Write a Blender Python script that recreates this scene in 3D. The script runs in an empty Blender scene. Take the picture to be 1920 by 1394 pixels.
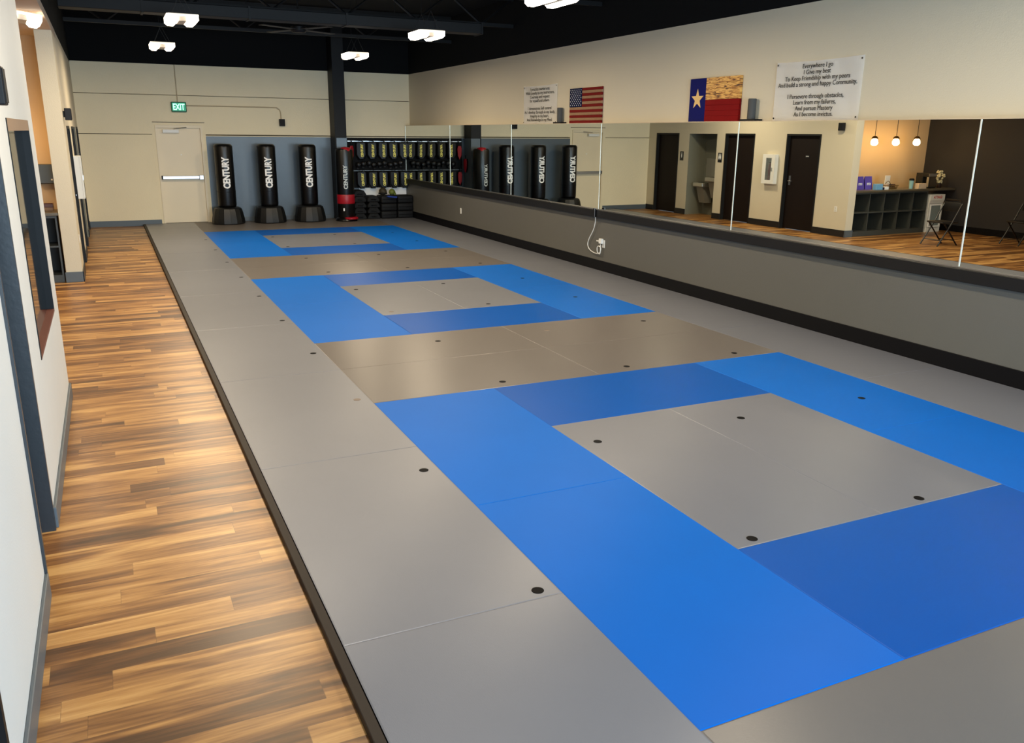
import bpy, bmesh, math, random
from mathutils import Vector, Matrix
PI = math.pi
random.seed(7)
SC = bpy.context.scene
COL = SC.collection

# ------------------------------------------------------------------ camera
W, H, FPX = 1920, 1394, 1567.14
CY, CP, CR = 0.4441, 0.2771, 0.0112
f = Vector((math.sin(CY)*math.cos(CP), math.cos(CY)*math.cos(CP), -math.sin(CP)))
rt = Vector((math.cos(CY), -math.sin(CY), 0)); up = rt.cross(f)
rt2 = rt*math.cos(CR) + up*math.sin(CR); up2 = -rt*math.sin(CR) + up*math.cos(CR)
cam_d = bpy.data.cameras.new('camera'); cam = bpy.data.objects.new('camera', cam_d); COL.objects.link(cam)
M = Matrix((rt2, up2, -f)).transposed().to_4x4(); M.translation = Vector((-1.657, -1.9267, 1.9877))
cam.matrix_world = M
cam_d.sensor_fit = 'HORIZONTAL'; cam_d.sensor_width = 36; cam_d.lens = 36*FPX/W; cam_d.clip_start = 0.05
SC.camera = cam

# ------------------------------------------------------------------ look, world, daylight
SC.view_settings.view_transform = 'Standard'; SC.view_settings.look = 'None'
SC.view_settings.gamma = 1; SC.view_settings.use_curve_mapping = False
SC.view_settings.exposure = 0.0
wd = bpy.data.worlds.new('sky'); SC.world = wd; wd.use_nodes = True
wd.node_tree.nodes['Background'].inputs[0].default_value = (0.62, 0.8, 1.0, 1)
wd.node_tree.nodes['Background'].inputs[1].default_value = 1.0
SC.cycles.max_bounces = 10; SC.cycles.diffuse_bounces = 6; SC.cycles.glossy_bounces = 5
SC.cycles.sample_clamp_indirect = 6.0

def area(name, loc, rot, sx, sy, power, color, spread=PI):
    l = bpy.data.lights.new(name, 'AREA'); l.shape = 'RECTANGLE'; l.size = sx; l.size_y = sy
    l.energy = power; l.color = color; l.spread = spread
    o = bpy.data.objects.new(name, l); COL.objects.link(o); o.location = loc; o.rotation_euler = rot
    return o
DAY = (0.62, 0.82, 1.0)
# daylight through the shop windows behind the camera
area('window_daylight', (1.4, -5.28, 1.55), (math.radians(84), 0, 0), 6.4, 2.3, 980, DAY)
LAMP_POWER = 76
LAMP_COL = (1.0, 0.82, 0.58)

# ------------------------------------------------------------------ helpers
def lin(c):
    return tuple((x/12.92 if x <= 0.04045 else ((x+0.055)/1.055)**2.4) for x in [v/255 for v in c[:3]]) + (1,)
MATS = {}
def mat(name, rgb, rough=0.6, metal=0.0, bump=0.0, bscale=60, var=0.0, vscale=3, emit=None, estr=0, coat=0.0, spec=0.5):
    if name in MATS: return MATS[name]
    m = bpy.data.materials.new(name); m.use_nodes = True; nt = m.node_tree; N = nt.nodes; L = nt.links
    b = N['Principled BSDF']; c = lin(rgb)
    b.inputs['Roughness'].default_value = rough; b.inputs['Metallic'].default_value = metal
    b.inputs['Specular IOR Level'].default_value = spec
    b.inputs['Coat Weight'].default_value = coat
    tc = N.new('ShaderNodeTexCoord')
    n = N.new('ShaderNodeTexNoise'); n.inputs['Scale'].default_value = vscale; n.inputs['Detail'].default_value = 4
    L.new(tc.outputs['Object'], n.inputs['Vector'])
    mx = N.new('ShaderNodeMix'); mx.data_type = 'RGBA'
    v = var if var else 0.03
    mx.inputs['A'].default_value = tuple(x*(1-v) for x in c[:3])+(1,)
    mx.inputs['B'].default_value = tuple(min(1, x*(1+v)) for x in c[:3])+(1,)
    L.new(n.outputs['Fac'], mx.inputs['Factor']); L.new(mx.outputs['Result'], b.inputs['Base Color'])
    if bump:
        n2 = N.new('ShaderNodeTexNoise'); n2.inputs['Scale'].default_value = bscale; n2.inputs['Detail'].default_value = 3
        L.new(tc.outputs['Object'], n2.inputs['Vector'])
        bp = N.new('ShaderNodeBump'); bp.inputs['Strength'].default_value = bump; bp.inputs['Distance'].default_value = 0.01
        L.new(n2.outputs['Fac'], bp.inputs['Height']); L.new(bp.outputs['Normal'], b.inputs['Normal'])
    if emit:
        b.inputs['Emission Color'].default_value = lin(emit); b.inputs['Emission Strength'].default_value = estr
    MATS[name] = m
    return m

def box(bm, x0, x1, y0, y1, z0, z1, bev=0.0, seg=2):
    vs = [bm.verts.new((x, y, z)) for x in (x0, x1) for y in (y0, y1) for z in (z0, z1)]
    fs = [bm.faces.new([vs[i] for i in q]) for q in ((0,1,3,2),(4,6,7,5),(0,4,5,1),(2,3,7,6),(0,2,6,4),(1,5,7,3))]
    if bev:
        es = list({e for fc in fs for e in fc.edges})
        bmesh.ops.bevel(bm, geom=es, offset=bev, segments=seg, profile=0.5, affect='EDGES')
    return vs
def lathe(bm, prof, n=32, cx=0, cy=0, cz=0, facets=None):
    n = facets or n
    rings = []
    for r, z in prof:
        if r < 1e-6: rings.append([bm.verts.new((cx, cy, cz+z))])
        else: rings.append([bm.verts.new((cx+r*math.cos(2*PI*i/n), cy+r*math.sin(2*PI*i/n), cz+z)) for i in range(n)])
    for a, b in zip(rings, rings[1:]):
        for i in range(n):
            j = (i+1) % n
            if len(a) == 1 and len(b) == 1: continue
            if len(a) == 1: bm.faces.new((a[0], b[j], b[i]))
            elif len(b) == 1: bm.faces.new((a[i], a[j], b[0]))
            else: bm.faces.new((a[i], a[j], b[j], b[i]))
    if len(rings[0]) > 1: bm.faces.new(rings[0])
    if len(rings[-1]) > 1: bm.faces.new(rings[-1])
def tube(bm, pts, r, n=8, closed=False):
    pts = [Vector(p) for p in pts]; rings = []; K = len(pts)
    for i, p in enumerate(pts):
        if closed: t = (pts[(i+1) % K]-pts[i-1])
        else: t = (pts[min(i+1, K-1)]-pts[max(i-1, 0)])
        t.normalize()
        a = Vector((0, 0, 1)) if abs(t.z) < 0.9 else Vector((1, 0, 0))
        u = t.cross(a).normalized(); v = t.cross(u)
        rr = r[i] if isinstance(r, (list, tuple)) else r
        rings.append([bm.verts.new(p+u*rr*math.cos(2*PI*k/n)+v*rr*math.sin(2*PI*k/n)) for k in range(n)])
    rng = range(K) if closed else range(K-1)
    for i in rng:
        a, b = rings[i], rings[(i+1) % K]
        for k in range(n): bm.faces.new((a[k], a[(k+1) % n], b[(k+1) % n], b[k]))
    if not closed: bm.faces.new(rings[0]); bm.faces.new(rings[-1][::-1])
def prism(bm, poly, axis, a, b, inset=0.0, depth=0.0):
    """poly: list of 2-D points; axis 'x','y','z' = extrusion direction from a to b; optional chamfer at the a end"""
    def P(u, v, w):
        return {'x': (w, u, v), 'y': (u, w, v), 'z': (u, v, w)}[axis]
    cx = sum(p[0] for p in poly)/len(poly); cy = sum(p[1] for p in poly)/len(poly)
    ex = max(abs(p[0]-cx) for p in poly); ey = max(abs(p[1]-cy) for p in poly)
    lev = []
    if inset:
        sx, sy = 1-inset/ex, 1-inset/ey
        lev.append([(cx+(p[0]-cx)*sx, cy+(p[1]-cy)*sy, a) for p in poly])
        lev.append([(p[0], p[1], a+depth) for p in poly])
    else: lev.append([(p[0], p[1], a) for p in poly])
    lev.append([(p[0], p[1], b) for p in poly])
    R_ = [[bm.verts.new(P(*q)) for q in l] for l in lev]
    for r0, r1 in zip(R_, R_[1:]):
        for i in range(len(poly)):
            j = (i+1) % len(poly); bm.faces.new((r0[i], r0[j], r1[j], r1[i]))
    bm.faces.new(R_[0]); bm.faces.new(R_[-1])
def smooth_curve(pts, n=8):
    P = [Vector(p) for p in pts]; P = [P[0]]+P+[P[-1]]; out = []
    for i in range(1, len(P)-2):
        for k in range(n):
            t = k/n; a, b, c, d = P[i-1], P[i], P[i+1], P[i+2]
            out.append(0.5*((2*b)+(-a+c)*t+(2*a-5*b+4*c-d)*t*t+(-a+3*b-3*c+d)*t**3))
    out.append(P[-2]); return out
def finish(bm, name, m, parent=None, smooth=False, angle=40, label=None):
    bmesh.ops.recalc_face_normals(bm, faces=bm.faces)
    me = bpy.data.meshes.new(name); bm.to_mesh(me); bm.free()
    o = bpy.data.objects.new(name, me); COL.objects.link(o)
    for x in (m if isinstance(m, list) else [m]): me.materials.append(x)
    if parent: o.parent = parent
    if label: o['label'] = label
    if smooth:
        for p in me.polygons: p.use_smooth = True
        try: me.set_sharp_from_angle(angle=math.radians(angle))
        except Exception: pass
    return o
def mk(fn, name, m, parent=None, smooth=False, angle=40, label=None):
    bm = bmesh.new(); fn(bm); o = finish(bm, name, m, parent, smooth, angle)
    if label: o['label'] = label
    return o
def bx(name, m, dims, parent=None, bev=0.0):
    return mk(lambda b: box(b, *dims, bev=bev), name, m, parent)
def struct(o): o['kind'] = 'structure'; return o
def tag(o, label, cat, group=None, kind=None):
    o['label'] = label; o['category'] = cat
    if group: o['group'] = group
    if kind: o['kind'] = kind
    return o
def root(name, loc, label, cat, group=None, rz=0):
    o = bpy.data.objects.new(name, None); COL.objects.link(o); o.empty_display_size = 0.1
    o.location = loc; o.rotation_euler = (0, 0, rz)
    return tag(o, label, cat, group)
def kids(o): return [c for c in KID.get(o.name, [])]
def children(o): return list(o.children)
def dup(o, loc=None, rz=None, label=None, parent=None):
    c = o.copy(); COL.objects.link(c)
    if parent: c.parent = parent
    if loc is not None: c.location = loc
    if rz is not None: c.rotation_euler = (0, 0, rz)
    if label: c['label'] = label
    for ch in list(o.children): dup(ch, parent=c)
    return c
def text_bm(s, size=1.0, bold=0.0, ext=0.002, align='CENTER', wide=1.0, shear=0.0, spacing=1.0):
    cu = bpy.data.curves.new('lettering', 'FONT'); cu.body = s; cu.size = size; cu.offset = bold
    cu.extrude = ext; cu.align_x = align; cu.align_y = 'CENTER'; cu.shear = shear; cu.resolution_u = 3
    cu.space_character = spacing
    o = bpy.data.objects.new('lettering', cu); COL.objects.link(o)
    bpy.context.view_layer.update()
    me = bpy.data.meshes.new_from_object(o.evaluated_get(bpy.context.evaluated_depsgraph_get()))
    bpy.data.objects.remove(o); bpy.data.curves.remove(cu)
    bm = bmesh.new(); bm.from_mesh(me); bpy.data.meshes.remove(me)
    bmesh.ops.scale(bm, vec=(wide, 1, 1), verts=bm.verts)
    return bm
def fit_text(bm, w, h):
    xs = [v.co.x for v in bm.verts]; ys = [v.co.y for v in bm.verts]
    cx, cy = (min(xs)+max(xs))/2, (min(ys)+max(ys))/2
    sx, sy = w/(max(xs)-min(xs)), h/(max(ys)-min(ys))
    for v in bm.verts: v.co.x = (v.co.x-cx)*sx; v.co.y = (v.co.y-cy)*sy
    return bm

# ------------------------------------------------------------------ materials
BEIGE = mat('beige_wall_paint', (210, 200, 176), 0.7, bump=0.15, bscale=90, var=0.02, vscale=1.5)
BEIGE2 = mat('beige_block_wall', (240, 225, 190), 0.7, bump=0.3, bscale=45, var=0.04, vscale=2)
WHITEW = mat('pale_wall_paint', (210, 213, 212), 0.6, bump=0.1, bscale=90)
SLATE = mat('slate_grey_paint', (84, 96, 106), 0.35, bump=0.1, bscale=50, var=0.05)
SLATEJ = mat('dark_slate_door_paint', (42, 48, 53), 0.35, bump=0.06, bscale=40)
SLATED = mat('slate_grey_trim', (84, 92, 98), 0.45)
DARKW = mat('charcoal_wall_paint', (38, 37, 40), 0.7, bump=0.1, bscale=80)
LOWW = mat('taupe_grey_wall_paint', (94, 92, 85), 0.6, bump=0.12, bscale=80, var=0.03)
BLACKC = mat('black_ceiling_paint', (11, 12, 13), 0.85, spec=0.2)
BLACKS = mat('black_painted_steel', (10, 10, 11), 0.55, spec=0.3)
BLACKT = mat('black_rubber_trim', (7, 7, 10), 0.5, spec=0.2)
LEDGE = mat('black_ledge_paint', (22, 22, 22), 0.45, spec=0.3)
BROWN_D = mat('dark_brown_door', (24, 15, 11), 0.6, spec=0.2, var=0.15, vscale=6)
TANC = mat('tan_ceiling_paint', (196, 176, 156), 0.8)
EDGE = mat('brown_edge_strip', (44, 36, 30), 0.6, spec=0.2)
CREAM = mat('cream_door_paint', (234, 218, 186), 0.45, bump=0.04)
SILVER = mat('silver_metal', (190, 190, 192), 0.3, 0.9)
CHROME = mat('chrome', (210, 210, 212), 0.12, 1.0)
VINYL = mat('black_vinyl', (5, 5, 6), 0.33, bump=0.12, bscale=14, spec=0.45)
PLAST = mat('black_plastic', (13, 14, 15), 0.45, bump=0.05)
MATTE = mat('black_foam', (15, 15, 16), 0.65, spec=0.3, bump=0.1, bscale=30)
REDV = mat('red_vinyl', (160, 12, 30), 0.4)
WHITE = mat('white_print', (250, 250, 248), 0.6)
WPLAS = mat('white_plastic', (232, 230, 222), 0.4)
YELL = mat('yellow_print', (250, 238, 118), 0.6)
GREYP = mat('pale_grey_print', (205, 212, 210), 0.6)

def mirror_material():
    m = bpy.data.materials.new('mirror_glass'); m.use_nodes = True
    b = m.node_tree.nodes['Principled BSDF']
    b.inputs['Base Color'].default_value = (0.80, 0.83, 0.79, 1); b.inputs['Metallic'].default_value = 1
    b.inputs['Roughness'].default_value = 0.0
    return m
MIRROR = mirror_material()

def tatami(name, rgb, rough=0.48, spec=0.3):
    """vinyl judo mat: fine woven relief, ribs running along the mat's length"""
    m = bpy.data.materials.new(name); m.use_nodes = True; nt = m.node_tree; N = nt.nodes; L = nt.links
    b = N['Principled BSDF']; c = lin(rgb)
    tc = N.new('ShaderNodeTexCoord')
    n = N.new('ShaderNodeTexNoise'); n.inputs['Scale'].default_value = 2.2; n.inputs['Detail'].default_value = 3
    L.new(tc.outputs['Object'], n.inputs['Vector'])
    mx = N.new('ShaderNodeMix'); mx.data_type = 'RGBA'
    mx.inputs['A'].default_value = tuple(x*0.95 for x in c[:3])+(1,)
    mx.inputs['B'].default_value = tuple(x*1.05 for x in c[:3])+(1,)
    L.new(n.outputs['Fac'], mx.inputs['Factor']); L.new(mx.outputs['Result'], b.inputs['Base Color'])
    b.inputs['Roughness'].default_value = rough
    b.inputs['Specular IOR Level'].default_value = spec
    b.inputs['Anisotropic'].default_value = 0.6
    tg = N.new('ShaderNodeTangent'); tg.direction_type = 'UV_MAP'; L.new(tg.outputs[0], b.inputs['Tangent'])
    mp = N.new('ShaderNodeMapping'); mp.inputs['Scale'].default_value = (330, 60, 1)
    L.new(tc.outputs['Object'], mp.inputs['Vector'])
    ch = N.new('ShaderNodeTexNoise'); ch.inputs['Scale'].default_value = 1.0; ch.inputs['Detail'].default_value = 1
    L.new(mp.outputs[0], ch.inputs['Vector'])
    bp = N.new('ShaderNodeBump'); bp.inputs['Strength'].default_value = 0.12; bp.inputs['Distance'].default_value = 0.002
    L.new(ch.outputs['Fac'], bp.inputs['Height']); L.new(bp.outputs['Normal'], b.inputs['Normal'])
    return m
MBLUE = tatami('blue_tatami_vinyl', (0, 98, 192), spec=0.1)
MBLUE2 = tatami('blue_tatami_sheen_tone', (0, 80, 166), spec=0.16)  # same blue vinyl laid crosswise, its duller sheen painted in as darker colour
MGREY = tatami('grey_tatami_vinyl', (113, 115, 123), 0.38, 0.45)
MGREY2 = tatami('grey_tatami_sheen_tone', (108, 102, 98), 0.38, 0.45)  # same grey vinyl turned crosswise; warmer, darker tone imitates the change in sheen

def wood_floor():
    m = bpy.data.materials.new('wood_plank_floor'); m.use_nodes = True; nt = m.node_tree; N = nt.nodes; L = nt.links
    b = N['Principled BSDF']
    tc = N.new('ShaderNodeTexCoord'); sp = N.new('ShaderNodeSeparateXYZ'); L.new(tc.outputs['Object'], sp.inputs[0])
    def math_(op, a, bb=None, c=None):
        n = N.new('ShaderNodeMath'); n.operation = op
        for i, v in enumerate((a, bb, c)):
            if v is None: continue
            if isinstance(v, (int, float)): n.inputs[i].default_value = v
            else: L.new(v, n.inputs[i])
        return n.outputs[0]
    PW, PL = 0.127, 1.22
    yr = math_('DIVIDE', sp.outputs['Y'], PW); row = math_('FLOOR', yr); fy = math_('FRACT', yr)
    wn = N.new('ShaderNodeTexWhiteNoise'); wn.noise_dimensions = '1D'; L.new(row, wn.inputs['W'])
    xo = math_('ADD', math_('DIVIDE', sp.outputs['X'], PL), wn.outputs['Value'])
    colx = math_('FLOOR', xo); fx = math_('FRACT', xo)
    wn2 = N.new('ShaderNodeTexWhiteNoise'); wn2.noise_dimensions = '2D'
    cb = N.new('ShaderNodeCombineXYZ'); L.new(row, cb.inputs[0]); L.new(colx, cb.inputs[1]); L.new(cb.outputs[0], wn2.inputs['Vector'])
    # streaks along the plank, shifted per plank
    cv = N.new('ShaderNodeCombineXYZ')
    L.new(math_('ADD', math_('MULTIPLY', sp.outputs['X'], 1.25), math_('MULTIPLY', wn2.outputs['Value'], 37.0)), cv.inputs[0])
    L.new(math_('MULTIPLY', sp.outputs['Y'], 11.0), cv.inputs[1])
    L.new(math_('MULTIPLY', wn2.outputs['Value'], 11.0), cv.inputs[2])
    n1 = N.new('ShaderNodeTexNoise'); n1.inputs['Scale'].default_value = 1.0; n1.inputs['Detail'].default_value = 5; n1.inputs['Roughness'].default_value = 0.5
    n1.inputs['Distortion'].default_value = 0.7
    L.new(cv.outputs[0], n1.inputs['Vector'])
    cv2 = N.new('ShaderNodeVectorMath'); cv2.operation = 'MULTIPLY'; L.new(cv.outputs[0], cv2.inputs[0]); cv2.inputs[1].default_value = (3.0, 6.0, 1)
    n2 = N.new('ShaderNodeTexNoise'); n2.inputs['Scale'].default_value = 1.0; n2.inputs['Detail'].default_value = 4
    L.new(cv2.outputs[0], n2.inputs['Vector'])
    fac = math_('ADD', math_('MULTIPLY', n1.outputs['Fac'], 1.15), math_('MULTIPLY', math_('SUBTRACT', wn2.outputs['Value'], 0.5), 0.34))
    fac = math_('ADD', fac, math_('MULTIPLY', math_('SUBTRACT', n2.outputs['Fac'], 0.5), 0.36))
    r = N.new('ShaderNodeValToRGB'); L.new(fac, r.inputs[0])
    cr = r.color_ramp; cr.elements[0].position = 0.30; cr.elements[0].color = lin((80, 52, 27))
    cr.elements[1].position = 0.88; cr.elements[1].color = lin((208, 162, 100))
    for p, c in ((0.42, (108, 70, 36)), (0.54, (138, 94, 50)), (0.68, (174, 126, 70))):
        e = cr.elements.new(p); e.color = lin(c)
    # joints
    d1 = math_('LESS_THAN', fy, 0.012); d2 = math_('LESS_THAN', fx, 0.0016); j = math_('MAXIMUM', d1, d2)
    mx = N.new('ShaderNodeMix'); mx.data_type = 'RGBA'; L.new(math_('MULTIPLY', j, 0.45), mx.inputs['Factor'])
    L.new(r.outputs[0], mx.inputs['A']); mx.inputs['B'].default_value = lin((60, 40, 26))
    L.new(mx.outputs['Result'], b.inputs['Base Color'])
    b.inputs['Roughness'].default_value = 0.36
    bp = N.new('ShaderNodeBump'); bp.inputs['Strength'].default_value = 0.15; bp.inputs['Distance'].default_value = 0.003
    L.new(n2.outputs['Fac'], bp.inputs['Height']); L.new(bp.outputs['Normal'], b.inputs['Normal'])
    return m
WOOD = wood_floor()

# ------------------------------------------------------------------ setting
FZ = -0.04           # wood floor level; mat tops are z = 0
YF = 18.25           # far wall
YB = -5.2            # back wall
XL = -2.1; XR = 5.0; XU = 5.12
ZC = 3.33            # height where the black paint starts
ZT = 4.3             # black deck
struct(bx('floor', WOOD, (-6.2, 5.3, YB-0.2, YF+0.2, FZ-0.12, FZ)))
struct(bx('ceiling', BLACKC, (-2.4, 5.5, YB-0.2, YF+0.3, ZT, ZT+0.12)))
# right wall: lower part and furring carrying the mirrors, set back upper part
struct(bx('wall_right', LOWW, (XR, XU, YB, YF, FZ, 0.80)))
struct(bx('wall_right', BEIGE, (XR+0.012, XU, YB, YF, 0.80, 2.15)))
struct(bx('wall_right', BEIGE, (XU, XU+0.12, YB, YF+0.2, FZ, ZC)))
struct(bx('wall_right', BLACKC, (XU-0.003, XU+0.12, YB, YF+0.2, ZC, ZT)))
struct(bx('trim_1', LEDGE, (4.93, XR, YB, YF, 0.795, 0.905), bev=0.006))
struct(bx('trim_2', mat('beige_corner_trim', (200, 184, 158), 0.6), (XR-0.006, XU, YB, YF, 2.15, 2.158)))
struct(bx('baseboard_right', BLACKT, (XR-0.012, XR, YB, YF, FZ, 0.15), bev=0.004))
# far wall: block courses with open joints
struct(bx('wall_far', mat('joint_shadow_grey', (120, 106, 84), 0.9), (-2.4, 5.3, YF+0.07, YF+0.25, FZ, ZC)))
def far_face(bm):
    box(bm, -2.3, XU, YF, YF+0.07, 2.715, ZC, bev=0.004)
    box(bm, -2.3, -0.616, YF, YF+0.07, 1.905, 2.703)
    box(bm, 0.341, XU, YF, YF+0.07, 1.905, 2.703)
    box(bm, -0.616, 0.341, YF, YF+0.07, 2.091, 2.703)
    box(bm, -2.3, -0.68, YF, YF+0.07, FZ, 1.893, bev=0.004)
struct(mk(far_face, 'wall_far', BEIGE2))
def far_face2(bm):
    box(bm, -0.68, -0.616, YF, YF+0.07, FZ, 1.905)
    box(bm, 0.341, 0.41, YF, YF+0.07, FZ, 1.905)
struct(mk(far_face2, 'wall_far', BEIGE2))
struct(bx('wall_far', SLATE, (0.41, XU, YF-0.004, YF+0.03, FZ, 1.865)))
struct(bx('trim_3', BEIGE2, (0.41, XU, YF-0.012, YF+0.03, 1.865, 1.88)))
struct(bx('wall_far', BLACKC, (-2.3, XU, YF-0.003, YF+0.25, ZC, ZT)))
struct(bx('baseboard_far', SLATED, (XL, -0.66, YF-0.014, YF, FZ, 0.085), bev=0.003))
struct(bx('baseboard_far', SLATED, (0.42, 3.1, YF-0.016, YF-0.004, FZ, 0.09), bev=0.003))
# back wall with the shop windows
def back(bm):
    box(bm, -6.2, -2.0, YB-0.2, YB, FZ, ZT); box(bm, 4.8, 5.3, YB-0.2, YB, FZ, ZT)
    box(bm, -2.0, 4.8, YB-0.2, YB, 2.75, ZT); box(bm, -2.0, 4.8, YB-0.2, YB, FZ, 0.35)
struct(mk(back, 'wall_back', BEIGE))
def wf(bm):
    for x in (-1.98, 0.25, 2.5, 4.73): box(bm, x, x+0.05, YB-0.1, YB-0.04, 0.35, 2.75)
    for z in (0.35, 2.70): box(bm, -1.98, 4.78, YB-0.1, YB-0.04, z, z+0.05)
struct(mk(wf, 'window_2', BLACKS))

# left wall, near part, with openings for a door, a second door and an inside window
XB = XL-0.2
DY0, DY1 = 1.98, 2.72
WY0, WY1, WZ0, WZ1 = 3.28, 4.74, 0.74, 2.04
def leftnear(bm):
    box(bm, XB, XL, YB, -0.42, FZ, ZC)
    box(bm, XB, XL, -0.42, 0.56, 2.04, ZC)
    box(bm, XB, XL, 0.56, DY0, FZ, ZC)
    box(bm, XB, XL, DY0, DY1, 2.04, ZC)
    box(bm, XB, XL, DY1, WY0, FZ, ZC)
    box(bm, XB, XL, WY0, WY1, FZ, WZ0); box(bm, XB, XL, WY0, WY1, WZ1, ZC)
    box(bm, XB, XL, WY1, 5.2, FZ, ZC)
struct(mk(leftnear, 'wall_left', WHITEW))
# left wall, far part beyond the reception opening
YE = 10.95
OPEN = [(11.86, 12.88), (13.92, 14.98), (15.30, 16.42), (16.86, 17.88)]
def leftfar(bm):
    y = YE
    for a, b in OPEN:
        box(bm, XB, XL, y, a, FZ, ZC-0.001); box(bm, XB, XL, a, b, 2.02, ZC-0.001); y = b
    box(bm, XB, XL, y, YF+0.01, FZ, ZC-0.001)
struct(mk(leftfar, 'wall_left', BEIGE))
struct(bx('wall_left', BLACKC, (XB, XL+0.003, YB, YF+0.2, ZC-0.03, ZT)))
# reception bay
XD = -5.3
struct(bx('wall_reception', mat('tan_wall_paint', (214, 186, 146), 0.7, bump=0.1), (XD-0.1, XB+0.001, 11.85, 12.0, FZ, 3.35)))
struct(bx('wall_reception', DARKW, (XD-0.15, XD, YB, 11.85, FZ, 3.35)))
struct(bx('wall_reception', WHITEW, (XD, XB, 5.0, 5.199, FZ, 3.35)))
struct(bx('ceiling_reception', TANC, (XD-0.1, XL+0.004, 5.0, 12.0, 3.20, 3.30)))
struct(bx('baseboard_reception', BLACKT, (XD, XD+0.014, 5.2, 11.85, FZ, 0.10)))
# baseboards left
for a, b in ((0.56, DY0), (DY1+0.004, 5.214)):
    struct(bx('baseboard_left', SLATED, (XL, XL+0.016, a, b, FZ, 0.075), bev=0.004))
struct(bx('baseboard_left', SLATED, (XB-0.0, XL+0.016, 5.2, 5.216, FZ, 0.075)))
prev = YE-0.016
for a, b in OPEN+[(YF, YF)]:
    struct(bx('baseboard_left', mat('dark_slate_base', (22, 23, 26), 0.45), (XL, XL+0.016, prev, a, FZ, 0.10), bev=0.003)); prev = b
struct(bx('baseboard_left', SLATED, (XB-0.014, XL+0.017, YE-0.016, YE, FZ, 0.10), bev=0.003))
# mat border strip
struct(bx('trim_4', EDGE, (-1.045, -1.003, YB, YF-0.02, FZ, -0.002), bev=0.004))

# steel column by the far wall, its lower front painted grey
def colm(bm):
    box(bm, 3.17, 3.44, 17.8, YF-0.005, 1.86, ZT, bev=0.004)
    box(bm, 3.17, 3.2, 17.8, YF-0.005, FZ+0.04, 1.86)
cl = struct(mk(colm, 'wall_column', BLACKS))
struct(bx('wall_column', SLATE, (3.201, 3.44, 17.802, YF-0.005, 0.0, 1.858)))

# ------------------------------------------------------------------ doors and windows of the setting
def exit_door():
    d = bx('door_1', CREAM, (-0.577, 0.302, YF+0.045, YF+0.068, 0.004, 2.034)); struct(d)
    mk(lambda b: (box(b, -0.615, -0.578, YF-0.02, YF+0.068, 0, 2.09), box(b, 0.303, 0.34, YF-0.02, YF+0.068, 0, 2.09),
                  box(b, -0.578, 0.303, YF-0.02, YF+0.068, 2.035, 2.09)), 'door_frame', CREAM, d)
    mk(lambda b: box(b, -0.66, 0.40, YF-0.02, YF+0.0, 2.145, 2.157), 'drip_cap', mat('grey_brown_metal', (120, 104, 84), 0.6), d)
    c = mk(lambda b: box(b, -0.47, -0.14, YF-0.045, YF+0.045, 1.93, 2.0, bev=0.006), 'door_closer', WPLAS, d)
    mk(lambda b: (tube(b, [(-0.24, YF-0.06, 2.01), (-0.20, YF-0.12, 2.025), (0.02, YF-0.02, 2.045)], 0.008, 6)), 'closer_arm', SILVER, c)
    p = mk(lambda b: (box(b, -0.555, 0.20, YF-0.07, YF-0.02, 0.955, 1.02, bev=0.006)), 'panic_bar', SILVER, d)
    mk(lambda b: (box(b, 0.20, 0.285, YF-0.085, YF+0.045, 0.94, 1.035, bev=0.006)), 'latch_case', SILVER, p)
    mk(lambda b: (box(b, -0.575, -0.55, YF-0.07, YF+0.045, 0.95, 1.025, bev=0.004)), 'end_cap', BLACKS, p)
    mk(lambda b: box(b, -0.012, 0.012, -0.004, 0.005, 0, 0.02), 'peephole', WHITE, d).location = (-0.13, YF+0.04, 1.46)
exit_door()

# slate door in the near left wall
dn = struct(bx('door_2', SLATEJ, (XB-0.02, XB+0.02, DY0+0.01, DY1-0.03, FZ+0.01, 2.0)))
mk(lambda b: (box(b, XB, XL+0.004, DY1-0.03, DY1+0.0, FZ, 2.04), box(b, XB, XL+0.012, DY0, DY0+0.028, FZ, 2.04)), 'door_frame', SLATEJ, dn)
mk(lambda b: box(b, XB, XL+0.004, DY0+0.028, DY1-0.03, 2.0, 2.04), 'door_frame', mat('taupe_header', (150, 124, 100), 0.6), dn, label='taupe head of the door frame')
mk(lambda b: (box(b, XB+0.02, XB+0.03, 2.58, 2.64, 0.93, 1.07), tube(b, [(XB+0.03, 2.61, 1.0), (XB+0.075, 2.61, 1.0), (XB+0.085, 2.62, 1.0), (XB+0.085, 2.50, 1.0)], 0.011, 8)), 'lever_handle', SILVER, dn)
# dark door at the very near end of that wall
d5 = struct(bx('door_3', mat('dark_red_brown_door', (40, 14, 16), 0.5), (XB-0.02, XB+0.03, -0.42, 0.56, FZ, 2.03)))
mk(lambda b: (box(b, XB+0.03, XL+0.006, 0.53, 0.56, FZ, 2.04), box(b, XB+0.03, XL+0.006, -0.42, -0.39, FZ, 2.04)), 'door_frame', BLACKS, d5)
# inside window
w1 = struct(mk(lambda b: box(b, XL-0.05, XL-0.04, WY0, WY1, WZ0, WZ1), 'window_1', mat('dark_window_glass', (18, 26, 32), 0.04, spec=0.8)))
mk(lambda b: (box(b, XB, XL+0.004, WY1-0.02, WY1, WZ0, WZ1), box(b, XB, XL+0.004, WY0, WY0+0.02, WZ0, WZ1)), 'window_frame', mat('dark_teal_frame', (10, 16, 20), 0.5, spec=0.2), w1)
mk(lambda b: box(b, XB, XL+0.004, WY0+0.02, WY1-0.02, WZ1-0.065, WZ1), 'window_frame', mat('taupe_header', (150, 124, 100), 0.6), w1)
mk(lambda b: box(b, XB, XL+0.004, WY0+0.02, WY1-0.02, WZ0, WZ0+0.02), 'window_sill', mat('red_brown_sill', (112, 66, 54), 0.45), w1)

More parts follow.
